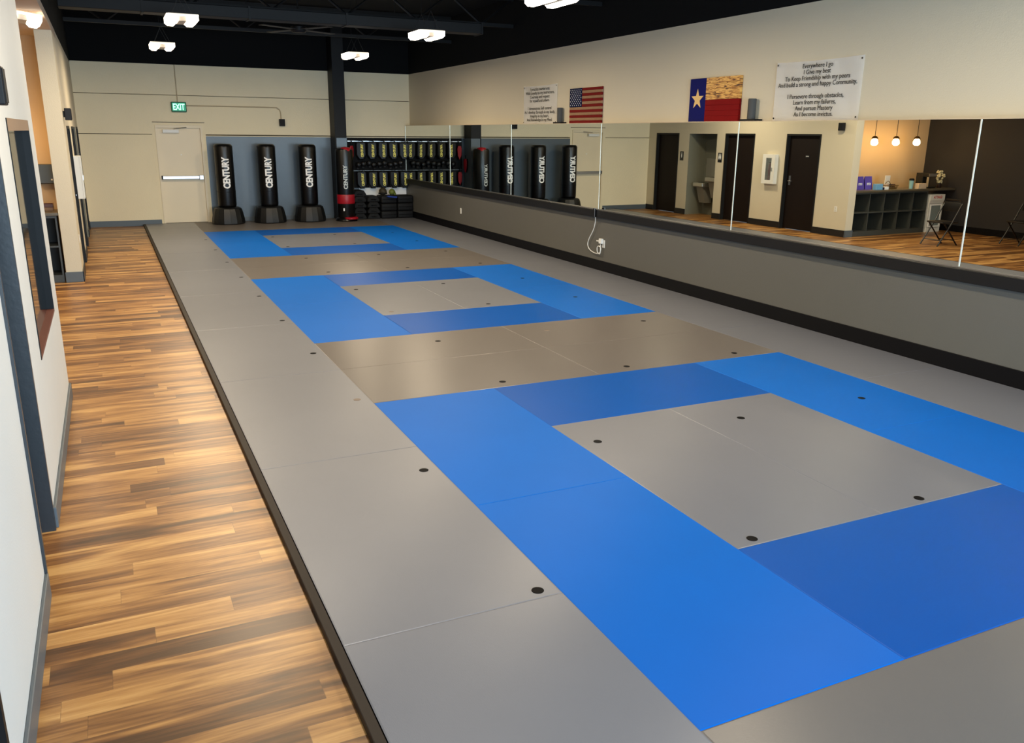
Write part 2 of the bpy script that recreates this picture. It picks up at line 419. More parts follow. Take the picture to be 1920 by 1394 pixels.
# dark doors of the far left wall
def brown_door(n, a, b_, handle=True):
    d = struct(bx('door_%d' % n, BROWN_D, (XL-0.12, XL-0.07, a+0.03, b_-0.03, FZ+0.01, 1.99)))
    mk(lambda b: (box(b, XL-0.15, XL+0.01, a, a+0.035, FZ, 2.03), box(b, XL-0.15, XL+0.01, b_-0.035, b_, FZ, 2.03),
                  box(b, XL-0.15, XL+0.01, a+0.035, b_-0.035, 1.99, 2.03)), 'door_frame', mat('charcoal_door_frame', (30, 30, 30), 0.5, spec=0.2), d)
    if handle:
        y = b_-0.13
        mk(lambda b: (box(b, XL-0.072, XL-0.06, y-0.025, y+0.025, 0.93, 1.13), tube(b, [(XL-0.06, y, 1.02), (XL-0.02, y, 1.02), (XL-0.015, y-0.1, 1.02)], 0.009, 8)), 'lever_handle', SILVER, d)
    return d
d_off = brown_door(4, *OPEN[0]); brown_door(5, *OPEN[1], False); brown_door(6, *OPEN[3], False)
bmT = fit_text(text_bm('OFFICE', 1, ext=0.001), 0.09, 0.02)
dp = bx('door_sign', mat('black_sign', (20, 20, 22), 0.4), (XL-0.07, XL-0.066, 12.22, 12.34, 1.53, 1.59), d_off)
t_ = finish(bmT, 'lettering', WHITE, dp); t_.rotation_euler = (PI/2, 0, PI/2); t_.location = (XL-0.063, 12.28, 1.56)
# fountain alcove
def alc(bm):
    a, b = OPEN[2]
    box(bm, XL-0.65, XL-0.55, a-0.1, b+0.1, FZ, 2.4); box(bm, XL-0.55, XB, a-0.1, a, FZ, 2.4)
    box(bm, XL-0.55, XB, b, b+0.1, FZ, 2.4); box(bm, XL-0.55, XB, a, b, 2.02, 2.4)
struct(mk(alc, 'wall_alcove', mat('grey_green_alcove_paint', (112, 112, 98), 0.6)))

struct(mk(lambda b: (box(b, XB, XL-0.001, OPEN[2][1]-0.004, OPEN[2][1]+0.001, FZ, 2.019), box(b, XB, XL-0.001, OPEN[2][0]-0.001, OPEN[2][0]+0.004, FZ, 2.019)),
    'wall_alcove', MATS['grey_green_alcove_paint']))
# ------------------------------------------------------------------ mirrors
YS = [-0.06, 2.99, 6.04, 9.09, 12.19, 15.24, 18.22]
pos = ['nearest', 'second nearest', 'third from the camera', 'fourth from the camera', 'fifth from the camera', 'in the far corner']
desc = ['large wall mirror at the right edge of the photo, reflecting a dark wall',
        'large wall mirror reflecting the reception counter and three glowing pendants',
        'large wall mirror reflecting the drinking fountain alcove, under the lone star flag',
        'large wall mirror reflecting punching bags and the exit door, below the striped flag',
        'large wall mirror reflecting the red and black bag and the dark column',
        'large wall mirror in the far corner, reflecting the rack of shields']
TILT = -0.0018
for i in range(6):
    a, b_ = YS[i]+0.004, YS[i+1]-0.004
    o = tag(bx('wall_mirror', MIRROR, (XR-0.006, XR+0.012, a, b_, 0.905, 2.15)), desc[i], 'mirror')
    o.rotation_euler = (0, TILT, 0); o.location = (XR-XR*math.cos(TILT)-0.905*math.sin(TILT), 0, 0.905-0.905*math.cos(TILT)+XR*math.sin(TILT))
    m2 = bx('bevelled_edge', mat('bright_mirror_edge', (235, 238, 228), 0.25, 0.3), (XR-0.010, XR-0.004, b_-0.008, b_+0.003, 0.91, 2.148), o)
    bx('bottom_channel', SILVER, (XR-0.012, XR-0.002, a, b_, 0.905, 0.915), o)
    if i in (1, 2, 3, 4): pass

# ------------------------------------------------------------------ mats
HOLES = [(x, y) for x in (-0.095, 1.14, 2.36, 3.57) for y in [1.06+1.537*k for k in range(10)]]
PALE = {(2.36, 3), (-0.095, 2), (1.14, 4)}
PLUG = mat('black_rubber_plug', (4, 4, 8), 0.6, spec=0.1); PLUGP = mat('pale_plug', (120, 106, 96), 0.6)
used = set()
def mat_mesh(w, l):
    bm = bmesh.new(); rings = []
    for e, z in ((0.0, FZ), (0.0, -0.0018), (0.002, -0.0010), (0.006, 0.0)):
        x, y = w/2-e, l/2-e
        rings.append([bm.verts.new(p) for p in ((-x, -y, z), (x, -y, z), (x, y, z), (-x, y, z))])
    for a, b in zip(rings, rings[1:]):
        for i in range(4): bm.faces.new((a[i], a[(i+1) % 4], b[(i+1) % 4], b[i]))
    bm.faces.new(rings[-1]); bm.faces.new(rings[0][::-1])
    uv = bm.loops.layers.uv.new('UVMap')
    for fc in bm.faces:
        for lp in fc.loops: lp[uv].uv = (lp.vert.co.x, lp.vert.co.y)
    return bm
def mat_thing(x0, x1, y0, y1, color, label, group):
    w, l = x1-x0, y1-y0; cross = w > l
    bm = mat_mesh(min(w, l) if not cross else l, max(w, l) if cross else l) if cross else mat_mesh(w, l)
    o = finish(bm, 'training_mat', color)
    o.location = ((x0+x1)/2, (y0+y1)/2, 0)
    if cross: o.rotation_euler = (0, 0, PI/2)
    tag(o, label, 'mat', group)
    for i, (hx, hy) in enumerate(HOLES):
        if x0 < hx < x1 and y0 < hy < y1 and i not in used:
            used.add(i)
            dx, dy = hx-o.location.x, hy-o.location.y
            if cross: dx, dy = dy, -dx
            key = (hx, i % 10)
            p = mk(lambda b: lathe(b, [(0, 0.0002), (0.029, 0.0002), (0.029, 0.0012), (0.026, 0.002), (0, 0.002)], 20), 'plug', PLUGP if key in PALE else PLUG, o)
            p.location = (dx, dy, 0)
RY = [0.0, 6.05, 12.21]
rn = ['nearest', 'middle', 'farthest']
G1 = 'blue mats forming the three squares'; G2 = 'grey mats around and inside the blue squares'
for k, y in enumerate(RY):
    s = rn[k]
    mat_thing(0, 1, y, y+2, MBLUE, f'bright blue mat on the left side of the {s} blue square, closer half', G1)
    mat_thing(0, 1, y+2, y+4, MBLUE, f'bright blue mat on the left side of the {s} blue square, farther half', G1)
    mat_thing(3, 4, y, y+2, MBLUE, f'bright blue mat on the right side of the {s} blue square, closer half', G1)
    mat_thing(3, 4, y+2, y+4, MBLUE, f'bright blue mat on the right side of the {s} blue square, farther half', G1)
    mat_thing(1, 3, y, y+1, MBLUE2, f'blue mat lying crosswise at the front of the {s} blue square', G1)
    mat_thing(1, 3, y+3, y+4, MBLUE2, f'blue mat lying crosswise at the back of the {s} blue square', G1)
    mat_thing(1, 2, y+1, y+3, MGREY, f'grey mat inside the {s} blue square, left one of two', G2)
    mat_thing(2, 3, y+1, y+3, MGREY, f'grey mat inside the {s} blue square, right one of two', G2)
gaps = [(4, 6.05, 'between the nearest and middle blue squares'), (10.05, 12.21, 'between the middle and farthest blue squares'),
        (16.21, YF-0.02, 'between the farthest blue square and the far wall'), (-2, 0, 'at the bottom of the photo before the nearest square')]
for a, b_, d in gaps:
    h = (a+b_)/2
    for (u, v, t) in ((a, h, 'closer row'), (h, b_, 'farther row')):
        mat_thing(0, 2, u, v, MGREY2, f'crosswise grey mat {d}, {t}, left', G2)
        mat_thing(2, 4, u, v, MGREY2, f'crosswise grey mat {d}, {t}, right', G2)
seams = [-1, 1, 3, 5.02, 7.04, 9.06, 11.1, 13.13, 15.17, 17.2, YF-0.02]
ordn = ['cut by the bottom edge of the photo', 'second from the bottom edge of the photo', 'third from the bottom edge of the photo',
        'level with the gap before the middle square', 'beside the middle blue square', 'level with the back of the middle square',
        'level with the gap behind the middle square', 'beside the farthest blue square', 'level with the back of the farthest square', 'short piece by the exit door']
ordr = ['beyond the right edge of the nearest square, closest', 'beside the front of the nearest blue square', 'beside the back of the nearest blue square',
        'level with the gap before the middle square', 'beside the middle blue square, closer', 'beside the back of the middle blue square',
        'level with the gap behind the middle square', 'beside the farthest blue square', 'beside the back of the farthest square', 'short piece in the far right corner']
for i in range(10):
    mat_thing(-1, 0, seams[i], seams[i+1], MGREY, f'grey mat along the wood floor, {ordn[i]}', G2)
    mat_thing(4, 4.985, seams[i], seams[i+1], MGREY, f'grey mat along the mirror wall, {ordr[i]}', G2)

# ------------------------------------------------------------------ free-standing punching bags
def wrapped_text(s, length, height, r, z0, bold=0.02, ext=0.0012, roll=0.0):
    """text reading upwards, wrapped round a vertical cylinder of radius r facing -Y"""
    bm = fit_text(text_bm(s, 1.0, bold, 0.0), length, height)
    for k in range(-4, 5):
        g = bm.verts[:]+bm.edges[:]+bm.faces[:]
        bmesh.ops.bisect_plane(bm, geom=g, plane_co=(0, k*height/9, 0), plane_no=(0, 1, 0))
    for v in bm.verts:
        a = -v.co.y/r + roll; z = v.co.x
        v.co = Vector(((r+ext)*math.sin(a), -(r+ext)*math.cos(a), z0+z))
    return bm
def wave_bag():
    t = root('punching_bag', (0, 0, 0), 'x', 'punching bag', 'black free-standing punching bags on the mats')
    mk(lambda b: lathe(b, [(0, 0), (0.33, 0), (0.355, 0.02), (0.35, 0.10), (0.315, 0.27), (0.29, 0.335), (0.25, 0.36), (0.10, 0.362), (0, 0.362)], facets=16),
       'base', PLAST, t, True, 15)
    mk(lambda b: lathe(b, [(0, 0.355), (0.15, 0.355), (0.185, 0.375), (0.195, 0.42), (0.195, 1.64), (0.185, 1.69), (0.15, 1.712), (0, 1.714)], 40),
       'bag', VINYL, t, True, 50)
    for z in (0.70, 1.655):
        mk(lambda b: tube(b, [(0.196*math.cos(a*PI/16), 0.196*math.sin(a*PI/16), z) for a in range(32)], 0.004, 6, True), 'seam_piping', MATTE, t, True)
    finish(wrapped_text('CENTURY', 0.67, 0.155, 0.195, 1.11, 0.045, 0.0035), 'lettering', WHITE, t)
    return t
bags = [(0.69, 17.75, 'black punching bag with white lettering next to the exit door'),
        (1.60, 17.75, 'black punching bag with white lettering, middle one of the three along the grey wall panel'),
        (2.50, 17.75, 'black punching bag with white lettering closest to the black column')]
wb = wave_bag()
for i, (x, y, l) in enumerate(bags):
    o = wb if i == 0 else dup(wb)
    o.location = (x, y, 0); o['label'] = l
    o.rotation_euler = (0, 0, -math.atan2(x+1.657, y+1.93)*1.0 + 0.12)

# red and black bag
rb = root('grappling_bag', (3.29, 17.52, 0), 'slim black bag with red top, red band and red foot in front of the column', 'punching bag', rz=-0.2)
mk(lambda b: lathe(b, [(0, 0.03), (0.17, 0.03), (0.20, 0.10), (0.20, 1.56), (0.19, 1.605), (0.12, 1.635), (0, 1.64)], 36), 'bag', VINYL, rb, True)
mk(lambda b: lathe(b, [(0.2015, 0.40), (0.2035, 0.405), (0.2035, 0.60), (0.2015, 0.605)], 36), 'red_band', REDV, rb, True)
mk(lambda b: lathe(b, [(0, 1.57), (0.135, 1.57), (0.13, 1.61), (0.10, 1.65), (0, 1.67)], 30, 0.03, -0.055), 'top_cap', REDV, rb, True)  # red cap shifted to the lit front, black left showing for the shaded side
mk(lambda b: lathe(b, [(0, 0), (0.24, 0), (0.25, 0.02), (0.235, 0.06), (0.20, 0.085), (0, 0.085)], 36), 'foot', VINYL, rb, True)
mk(lambda b: lathe(b, [(0, 0), (0.17, 0), (0.172, 0.03), (0.15, 0.045), (0, 0.05)], 30, 0.09, -0.10, 0.052), 'lit_foot_patch', REDV, rb, True, label='red patch for the lit part of the foot')  # off-centre red patch imitates the lit part of the foot
mk(lambda b: [tube(b, [(0.17*math.cos(a*PI/16), 0.17*math.sin(a*PI/16), 1.62) for a in range(32)], 0.006, 6, True)], 'top_cord', MATTE, rb, True)
finish(wrapped_text('CENTURY', 0.53, 0.095, 0.2, 1.0, 0.03, 0.003), 'lettering', GREYP, rb)
bm = bmesh.new(); box(bm, -0.075, -0.045, -0.196, -0.19, 0.24, 0.30); finish(bm, 'care_label', WHITE, rb)

# ------------------------------------------------------------------ wall rack with shields
rk = root('equipment_rack', (0, 0, 0), 'black wall board with a silver rail holding rows of shields in the far corner', 'rack')
bx('back_board', mat('black_board', (10, 10, 11), 0.7, spec=0.2), (3.52, 4.99, YF-0.03, YF-0.006, 0.70, 1.86), rk)
bx('top_rail', SILVER, (3.55, 4.99, YF-0.075, YF-0.06, 1.775, 1.79), rk)
bx('lower_rail', mat('steel_rail', (90, 92, 92), 0.4, 0.6), (3.55, 4.99, YF-0.075, YF-0.06, 1.095, 1.11), rk)
for i in range(6):
    bm = bmesh.new(); x = 3.74+i*0.265-0.10
    tube(bm, [(x, YF-0.03, 1.782), (x, YF-0.12, 1.782), (x, YF-0.13, 1.80)], 0.008, 6); finish(bm, 'hook', SILVER, rk)
tag(bx('white_board', WHITE, (3.80, 4.99, YF-0.02, YF-0.005, 0.47, 0.698)), 'white panel on the wall under the lower row of shields', 'panel')

def hand_shield():
    t = root('hand_shield', (0, 0, 0), 'x', 'training shield', 'black hand shields with yellow lettering on the rack')
    poly = [(-0.10, 0.40), (0.10, 0.40), (0.118, 0.37), (0.118, 0.10), (0.055, 0.0), (-0.045, 0.0), (-0.118, 0.10), (-0.118, 0.37)]
    mk(lambda b: prism(b, poly, 'y', -0.07, 0.03, 0.022, 0.03), 'pad', mat('black_shield_vinyl', (15, 16, 17), 0.5, spec=0.3), t)
    bm = fit_text(text_bm('CENTURY', 1, 0.05, 0.0008), 0.30, 0.062)
    l = finish(bm, 'lettering', YELL, t); l.rotation_euler = (PI/2, -PI/2, 0); l.location = (0.02, -0.0725, 0.21)
    bm = bmesh.new(); tube(bm, [(-0.04, 0.0, 0.40), (-0.035, 0.0, 0.43), (0.035, 0.0, 0.43), (0.04, 0.0, 0.40)], 0.008, 6)
    finish(bm, 'strap', MATTE, t)
    return t
hs = hand_shield(); first = True
names5 = ['leftmost', 'second from the left', 'middle', 'second from the right', 'rightmost']
for row, z in (('upper', 1.36), ('lower', 0.69)):
    for i in range(5):
        o = hs if first else dup(hs); first = False
        o.location = (3.85+i*0.265, YF-0.12, z); o['label'] = f'{names5[i]} black hand shield with yellow lettering, {row} row of the rack'
        o.rotation_euler = (0, random.uniform(-.03, .03), random.uniform(-.12, .02))
# focus mitts between the rows
def mitt():
    t = root('focus_mitt', (0, 0, 0), 'x', 'focus mitt', 'round black focus mitts between the shield rows')
    mk(lambda b: lathe(b, [(0, -0.035), (0.045, -0.032), (0.063, -0.01), (0.065, 0.015), (0.045, 0.035), (0, 0.04)], 20), 'pad', mat('glossy_black_leather', (10, 10, 11), 0.42, spec=0.3), t, True).rotation_euler = (PI/2, 0, 0)
    bm = bmesh.new(); box(bm, -0.03, 0.03, -0.005, 0.05, -0.11, -0.045, bev=0.008); finish(bm, 'cuff', MATTE, t)
    return t
mt = mitt(); first = True
mn = ['first', 'second', 'third', 'fourth', 'fifth', 'sixth', 'seventh', 'eighth', 'ninth']
for i in range(9):
    o = mt if first else dup(mt); first = False
    o.location = (3.78+i*0.132, YF-0.12+(i % 2)*0.02, 1.26+0.02*((i*7) % 3-1)); o.rotation_euler = (0, random.uniform(-.2, .2), random.uniform(-.3, .3))
    o['label'] = f'round black focus mitt hanging between the two rows of shields, {mn[i]} from the left'
# red and black kicking paddles at the rack's left side
def paddle():
    t = root('kicking_paddle', (0, 0, 0), 'x', 'kicking paddle', 'red and black paddles hanging left of the rack')
    poly = [(-0.035, 0.33), (0.035, 0.33), (0.055, 0.26), (0.045, 0.10), (0.0, 0.0), (-0.045, 0.10), (-0.055, 0.26)]
    mk(lambda b: prism(b, poly, 'y', -0.03, 0.0, 0.01, 0.008), 'face', REDV, t, label='red face')
    mk(lambda b: prism(b, poly, 'y', 0.001, 0.035), 'back', MATTE, t, label='black back')
    bm = bmesh.new(); tube(bm, [(0, 0, 0.33), (0, 0, 0.42)], 0.012, 8); finish(bm, 'handle', MATTE, t)
    return t
pd = paddle(); first = True
for (x, y, z, rz, l) in ((3.62, 18.12, 1.35, 0.5, 'red and black paddle hanging beside the top of the slim bag'),
                         (3.60, 18.15, 0.72, 0.5, 'red and black paddle hanging lowest, left of the lower shield row'),
                         (3.50, 18.02, 1.04, 1.3, 'red and black paddle hanging between the upper and lower paddles')):
    o = pd if first else dup(pd); first = False
    o.location = (x, y, z); o.rotation_euler = (0, 0, rz); o['label'] = l

# stacks of big shields on the floor
def curved_shield():
    t = root('kick_shield', (0, 0, 0), 'x', 'kick shield', 'black kick shields stacked under the rack')
    mk(lambda b: prism(b, [(-0.148, 0.0), (0.148, 0.0), (0.155, 0.045), (0.095, 0.132), (-0.095, 0.132), (-0.155, 0.045)], 'y', -0.22, 0.2, 0.012, 0.012), 'pad', MATTE, t)
    bm = bmesh.new(); tube(bm, [(-0.06, -0.215, 0.05), (-0.05, -0.24, 0.055), (0.05, -0.24, 0.055), (0.06, -0.215, 0.05)], 0.008, 6); finish(bm, 'strap', VINYL, t)
    return t
cs = curved_shield(); first = True
lv = ['bottom', 'second from the floor', 'third from the floor', 'fourth from the floor', 'topmost']
for (x, n, d) in ((3.675, 5, 'the stack behind the slim bag'), (4.005, 4, 'the second stack from the slim bag')):
    for k in range(n):
        o = cs if first else dup(cs); first = False
        o.location = (x+random.uniform(-.004, .004), 17.93, k*0.134); o.rotation_euler = (0, 0, random.uniform(-.02, .02))
        o['label'] = f'black kick shield, {lv[k]} in {d}' if k < n-1 else f'black kick shield, topmost in {d}'
def block_shield():
    t = root('foam_shield', (0, 0, 0), 'x', 'foam shield', 'thick black foam shields stacked in the far corner')
    mk(lambda b: box(b, -0.193, 0.193, -0.24, 0.2, 0.0, 0.176, bev=0.03, seg=3), 'pad', MATTE, t, True, 50)
    bm = bmesh.new(); tube(bm, [(-0.17, -0.243, 0.09), (0.17, -0.243, 0.09)], 0.005, 6); finish(bm, 'seam_piping', VINYL, t)
    return t
bs = block_shield(); first = True
for (x, n, d) in ((4.38, 3, 'the stack below the crumpled gear'), (4.785, 3, 'the corner stack against the mirror wall')):
    for k in range(n):
        o = bs if first else dup(bs); first = False
        o.location = (x+random.uniform(-.003, .003), 17.93, k*0.18-0.0); o.rotation_euler = (0, 0, random.uniform(-.01, .01))
        o['label'] = f'thick black foam shield, {["bottom", "middle", "top"][k]} of {d}'
# gear heaped on the stack
def blob(bm, c, r, sc=(1, 1, 1), seed=0):
    rnd = random.Random(seed); st = len(bm.verts)
    res = bmesh.ops.create_icosphere(bm, subdivisions=3, radius=r)
    for v in res['verts']:
        n = math.sin(v.co.x*40+seed)*math.cos(v.co.y*37+seed*2)*math.sin(v.co.z*33+seed)*0.12
        v.co = Vector((v.co.x*sc[0]*(1+n), v.co.y*sc[1]*(1+n), v.co.z*sc[2]*(1+n)))+Vector(c)
hg = root('head_guard', (4.285, 17.88, 0.54), 'brown and black padded head guard on top of the foam shields', 'head guard')
mk(lambda b: blob(b, (0, 0, 0.085), 0.095, (1, 1, 0.95), 3), 'shell', mat('dark_brown_padding', (58, 50, 34), 0.6), hg, True)
mk(lambda b: tube(b, [(0.09*math.cos(a*PI/10), 0.098*math.sin(a*PI/10), 0.045) for a in range(20)], 0.018, 8, True), 'padding', MATTE, hg, True)
hg2 = root('glove', (4.50, 17.84, 0.54), 'olive green padded glove on top of the foam shields', 'glove')
mk(lambda b: (blob(b, (0, 0, 0.075), 0.075, (1, 1, 1), 5), blob(b, (0.06, -0.02, 0.03), 0.035, (1, 1, 1), 6)), 'padding', mat('olive_green_vinyl', (104, 116, 44), 0.5), hg2, True)
mk(lambda b: lathe(b, [(0.05, 0), (0.055, 0.0), (0.05, 0.03), (0.04, 0.03)], 16), 'cuff', MATTE, hg2, True)
tag(mk(lambda b: prism(b, [(-0.11, 0), (0.11, -0.02), (0.12, 0.01), (0.0, 0.02), (-0.1, 0.03)], 'y', -0.03, 0.095), 'blue_cloth', mat('blue_cloth', (30, 60, 150), 0.8)),
    'blue cloth hanging over the front of the foam shields', 'cloth').location = (4.42, 17.585, 0.515)

# ------------------------------------------------------------------ exit sign, conduits, small wall things
es = root('exit_sign', (-0.095, YF, 2.36), 'green lit EXIT sign above the door on the far wall', 'exit sign')
mk(lambda b: box(b, -0.155, 0.155, -0.07, 0, 0.0, 0.215, bev=0.02), 'housing', mat('green_sign_housing', (34, 112, 84), 0.4), es)
mk(lambda b: box(b, -0.135, 0.135, -0.074, -0.069, 0.03, 0.19), 'face_plate', mat('green_sign_face', (24, 140, 100), 0.4, emit=(24, 150, 105), estr=0.6), es)
bm = fit_text(text_bm('EXIT', 1, 0.02, 0.001), 0.235, 0.13)
l = finish(bm, 'lettering', mat('lit_letters', (200, 255, 235), 0.5, emit=(170, 255, 225), estr=1.6), es, label='bright lit letters'); l.rotation_euler = (PI/2, 0, 0); l.location = (0, -0.077, 0.11)
CON = mat('painted_conduit', (190, 172, 140), 0.5)
tag(mk(lambda b: tube(b, [(-0.11, YF-0.015, 2.575), (-0.11, YF-0.015, 3.33)], 0.010, 8), 'conduit', CON, smooth=True), 'thin painted conduit rising from the exit sign to the ceiling', 'conduit')
tag(mk(lambda b: tube(b, smooth_curve([(0.06, YF-0.015, 2.50), (1.80, YF-0.015, 2.50), (1.98, YF-0.015, 2.485), (2.05, YF-0.015, 2.42), (2.06, YF-0.015, 2.25)], 5), 0.012, 8), 'conduit', CON, smooth=True),
    'painted conduit running right from the exit sign and bending down to a black speaker', 'conduit')
def wall_speaker(loc, rz, label):
    t = root('wall_speaker', loc, label, 'speaker', 'small black wall speakers', rz)
    mk(lambda b: box(b, -0.06, 0.06, -0.10, -0.02, 0, 0.155, bev=0.006), 'cabinet', mat('black_speaker', (8, 8, 12), 0.5, spec=0.3), t)
    mk(lambda b: box(b, -0.05, 0.05, -0.104, -0.099, 0.01, 0.145), 'grille', MATTE, t)
    mk(lambda b: box(b, -0.03, 0.03, -0.02, 0, 0.04, 0.12), 'bracket', BLACKS, t)
wall_speaker((2.07, YF-0.0, 2.10), 0, 'small black wall speaker at the end of the conduit, right of the exit sign')
wall_speaker((XL, 2.28, 2.08), PI/2, 'black wall speaker at the left edge of the photo, above the slate door')
wall_speaker((XL, 11.28, 2.10), PI/2, 'black wall speaker high on the left wall beyond the reception opening')

# ------------------------------------------------------------------ things above the mirrors
def wall_root(name, y, z, label, cat, x=XU-0.001, group=None):
    # local +x runs towards the camera (-Y), local -y faces the room (-X)
    o = root(name, (x, y, z), label, cat, group); o.rotation_euler = (0, 0, -PI/2); return o
def banner(y0, y1, z0, z1, lines, label, hole_mat):
    w, h = y1-y0, z1-z0
    t = wall_root('fabric_banner', (y0+y1)/2, z0, label, 'banner', group='white banners with black writing')
    def sheet(b):
        n = 14
        g = [[b.verts.new((-w/2+w*i/n, -0.012-0.006*math.sin(i*1.3+j*0.7)*(1 if 0 < i < n else 0), h*j/6+0.012*math.sin(PI*i/n)*(-1 if j == 6 else 0))) for j in range(7)] for i in range(n+1)]
        for i in range(n):
            for j in range(6): b.faces.new((g[i][j], g[i+1][j], g[i+1][j+1], g[i][j+1]))
        bmesh.ops.solidify(b, geom=b.faces[:], thickness=-0.002)
    mk(sheet, 'sheet', mat('white_vinyl_sheet', (250, 249, 246), 0.5), t, True)
    tot = h*0.90; lh = tot/len(lines)
    bmA = bmesh.new(); mw = 0
    for s in lines:
        if s:
            b = text_bm(s, lh*1.08, 0.0, 0.0); mw = max(mw, max(v.co.x for v in b.verts)-min(v.co.x for v in b.verts)); b.free()
    for i, s in enumerate(lines):
        if not s: continue
        b = text_bm(s, 1.0, 0.0, 0.0); bmesh.ops.scale(b, vec=(lh*1.08*0.91*w/mw, lh*1.08, 1), verts=b.verts)
        for v in b.verts: v.co = Vector((v.co.x, -0.0202, h-0.05*h-lh*(i+0.5)+v.co.y))
        for k in (-1, 0, 1):                       # heavier strokes
            me = bpy.data.meshes.new('tmp'); b.to_mesh(me)
            me.transform(Matrix.Translation((k*0.0012, k*0.00005, 0))); bmA.from_mesh(me); bpy.data.meshes.remove(me)
        b.free()
    finish(bmA, 'lettering', mat('black_ink', (18, 18, 20), 0.6), t)
    for sx in (-1, 1):
        for z in (0.025, h-0.03):
            g = mk(lambda b: lathe(b, [(0, 0), (0.009, 0), (0.009, 0.003), (0, 0.003)], 14), 'grommet', mat('dark_grommet', (40, 38, 34), 0.4, 0.5), t)
            g.rotation_euler = (PI/2, 0, 0); g.location = (sx*(w/2-0.025), -0.0205, z)
    return t
banner(4.41, 5.62, 2.16, 2.765, ['Everywhere I go', 'I Give my best', 'To Keep Friendship with my peers', 'And build a strong and happy Community.', '',
       'I Persevere through obstacles,', 'Learn from my failures,', 'And pursue Mastery', 'As I become invictus.'],
       'large white banner with black writing above the mirrors, nearest the camera', None)
banner(10.69, 11.93, 2.16, 2.785, ['I practice martial arts', 'With Loyalty to my instructors,', 'Courtesy and respect', 'for myself and others.', '',
       'I demonstrate Self control', 'As I develop Strength in my body,', 'Integrity in my heart,', 'And Knowledge in my Mind.'],
       'farther white banner with small black writing, left of the striped flag board', None)

def us_flag():
    w, h = 0.97, 0.52
    t = wall_root('wooden_flag', 9.755, 2.16, 'wooden stars and stripes flag board standing above the mirrors', 'flag')
    sh = h/13
    RED = mat('dark_red_stain', (112, 22, 20), 0.7, spec=0.1, var=0.15, vscale=12); TAN = mat('bare_wood_stain', (150, 118, 90), 0.7, spec=0.1, var=0.12, vscale=12)
    for i in range(13):
        z1 = h-i*sh
        x0 = -w/2 + (0.4*w if i < 7 else 0)
        mk(lambda b: box(b, x0, w/2, -0.03, -0.003, z1-sh+0.001, z1-0.001, bev=0.001), 'stripe', RED if i % 2 == 0 else TAN, t)
    c = mk(lambda b: box(b, -w/2, -w/2+0.4*w-0.001, -0.031, -0.003, h-7*sh+0.001, h), 'canton', mat('navy_stain', (14, 24, 60), 0.7, spec=0.08, var=0.1), t, label='navy field of stars')
    bm = bmesh.new(); cw, ch_ = 0.4*w, 7*sh
    for r in range(9):
        for k in range(6 if r % 2 == 0 else 5):
            cx = -w/2+cw*((k*2+1+(r % 2))/12); cz = h-ch_*(r+1)/10
            vs = [bm.verts.new((cx+(0.0125 if q % 2 == 0 else 0.005)*math.sin(q*PI/5), -0.0322, cz+(0.0125 if q % 2 == 0 else 0.005)*math.cos(q*PI/5))) for q in range(10)]
            bm.faces.new(vs)
    finish(bm, 'stars', WHITE, c)
us_flag()
def texas():
    w, h = 0.95, 0.51
    t = wall_root('wooden_flag', 6.65, 2.16, 'wooden lone star flag board, blue, red and scorched wood, above the mirrors', 'flag')
    mk(lambda b: box(b, -w/2, -w/2+w/3, -0.035, -0.003, 0, h, bev=0.001), 'blue_field', mat('royal_blue_stain', (8, 16, 92), 0.6, spec=0.1, var=0.1, vscale=8), t)
    m = bpy.data.materials.new('scorched_wood'); m.use_nodes = True; N = m.node_tree.nodes; L = m.node_tree.links
    tc = N.new('ShaderNodeTexCoord'); mp = N.new('ShaderNodeMapping'); mp.inputs['Scale'].default_value = (5, 1, 32); L.new(tc.outputs['Object'], mp.inputs[0])
    n = N.new('ShaderNodeTexNoise'); n.inputs['Scale'].default_value = 1.6; n.inputs['Detail'].default_value = 5; n.inputs['Distortion'].default_value = 1.2; L.new(mp.outputs[0], n.inputs['Vector'])
    r = N.new('ShaderNodeValToRGB'); L.new(n.outputs['Fac'], r.inputs[0]); e = r.color_ramp.elements
    e[0].position = 0.36; e[0].color = lin((70, 36, 10)); e[1].position = 0.56; e[1].color = lin((226, 176, 92)); k = r.color_ramp.elements.new(0.44); k.color = lin((170, 108, 40))
    L.new(r.outputs[0], N['Principled BSDF'].inputs['Base Color']); N['Principled BSDF'].inputs['Roughness'].default_value = 0.45
    def planks(b, z0, z1, n_):
        for i in range(n_):
            a = z0+(z1-z0)*i/n_; c = z0+(z1-z0)*(i+1)/n_
            box(b, -w/2+w/3+0.001, w/2, -0.035, -0.003, a+0.0006, c-0.0006, bev=0.001)
    mk(lambda b: planks(b, h/2, h, 4), 'upper_field', m, t, label='scorched natural wood upper field')
    mk(lambda b: planks(b, 0, h/2-0.001, 4), 'red_field', mat('deep_red_stain', (122, 8, 12), 0.6, spec=0.1, var=0.12, vscale=8), t)
    bm = bmesh.new(); cx, cz, R_ = -w/2+w/6, h*0.52, 0.125
    vs = [bm.verts.new((cx+(R_ if q % 2 == 0 else R_*0.4)*math.sin(q*PI/5), -0.0365, cz+(R_ if q % 2 == 0 else R_*0.4)*math.cos(q*PI/5))) for q in range(10)]
    fc = bm.faces.new(vs); ex = bmesh.ops.extrude_face_region(bm, geom=[fc]);
    for v in ex['geom']:
        if isinstance(v, bmesh.types.BMVert): v.co.y += 0.004
    finish(bm, 'star', mat('pale_wood_star', (230, 190, 120), 0.5), t, label='pale wood star')
texas()
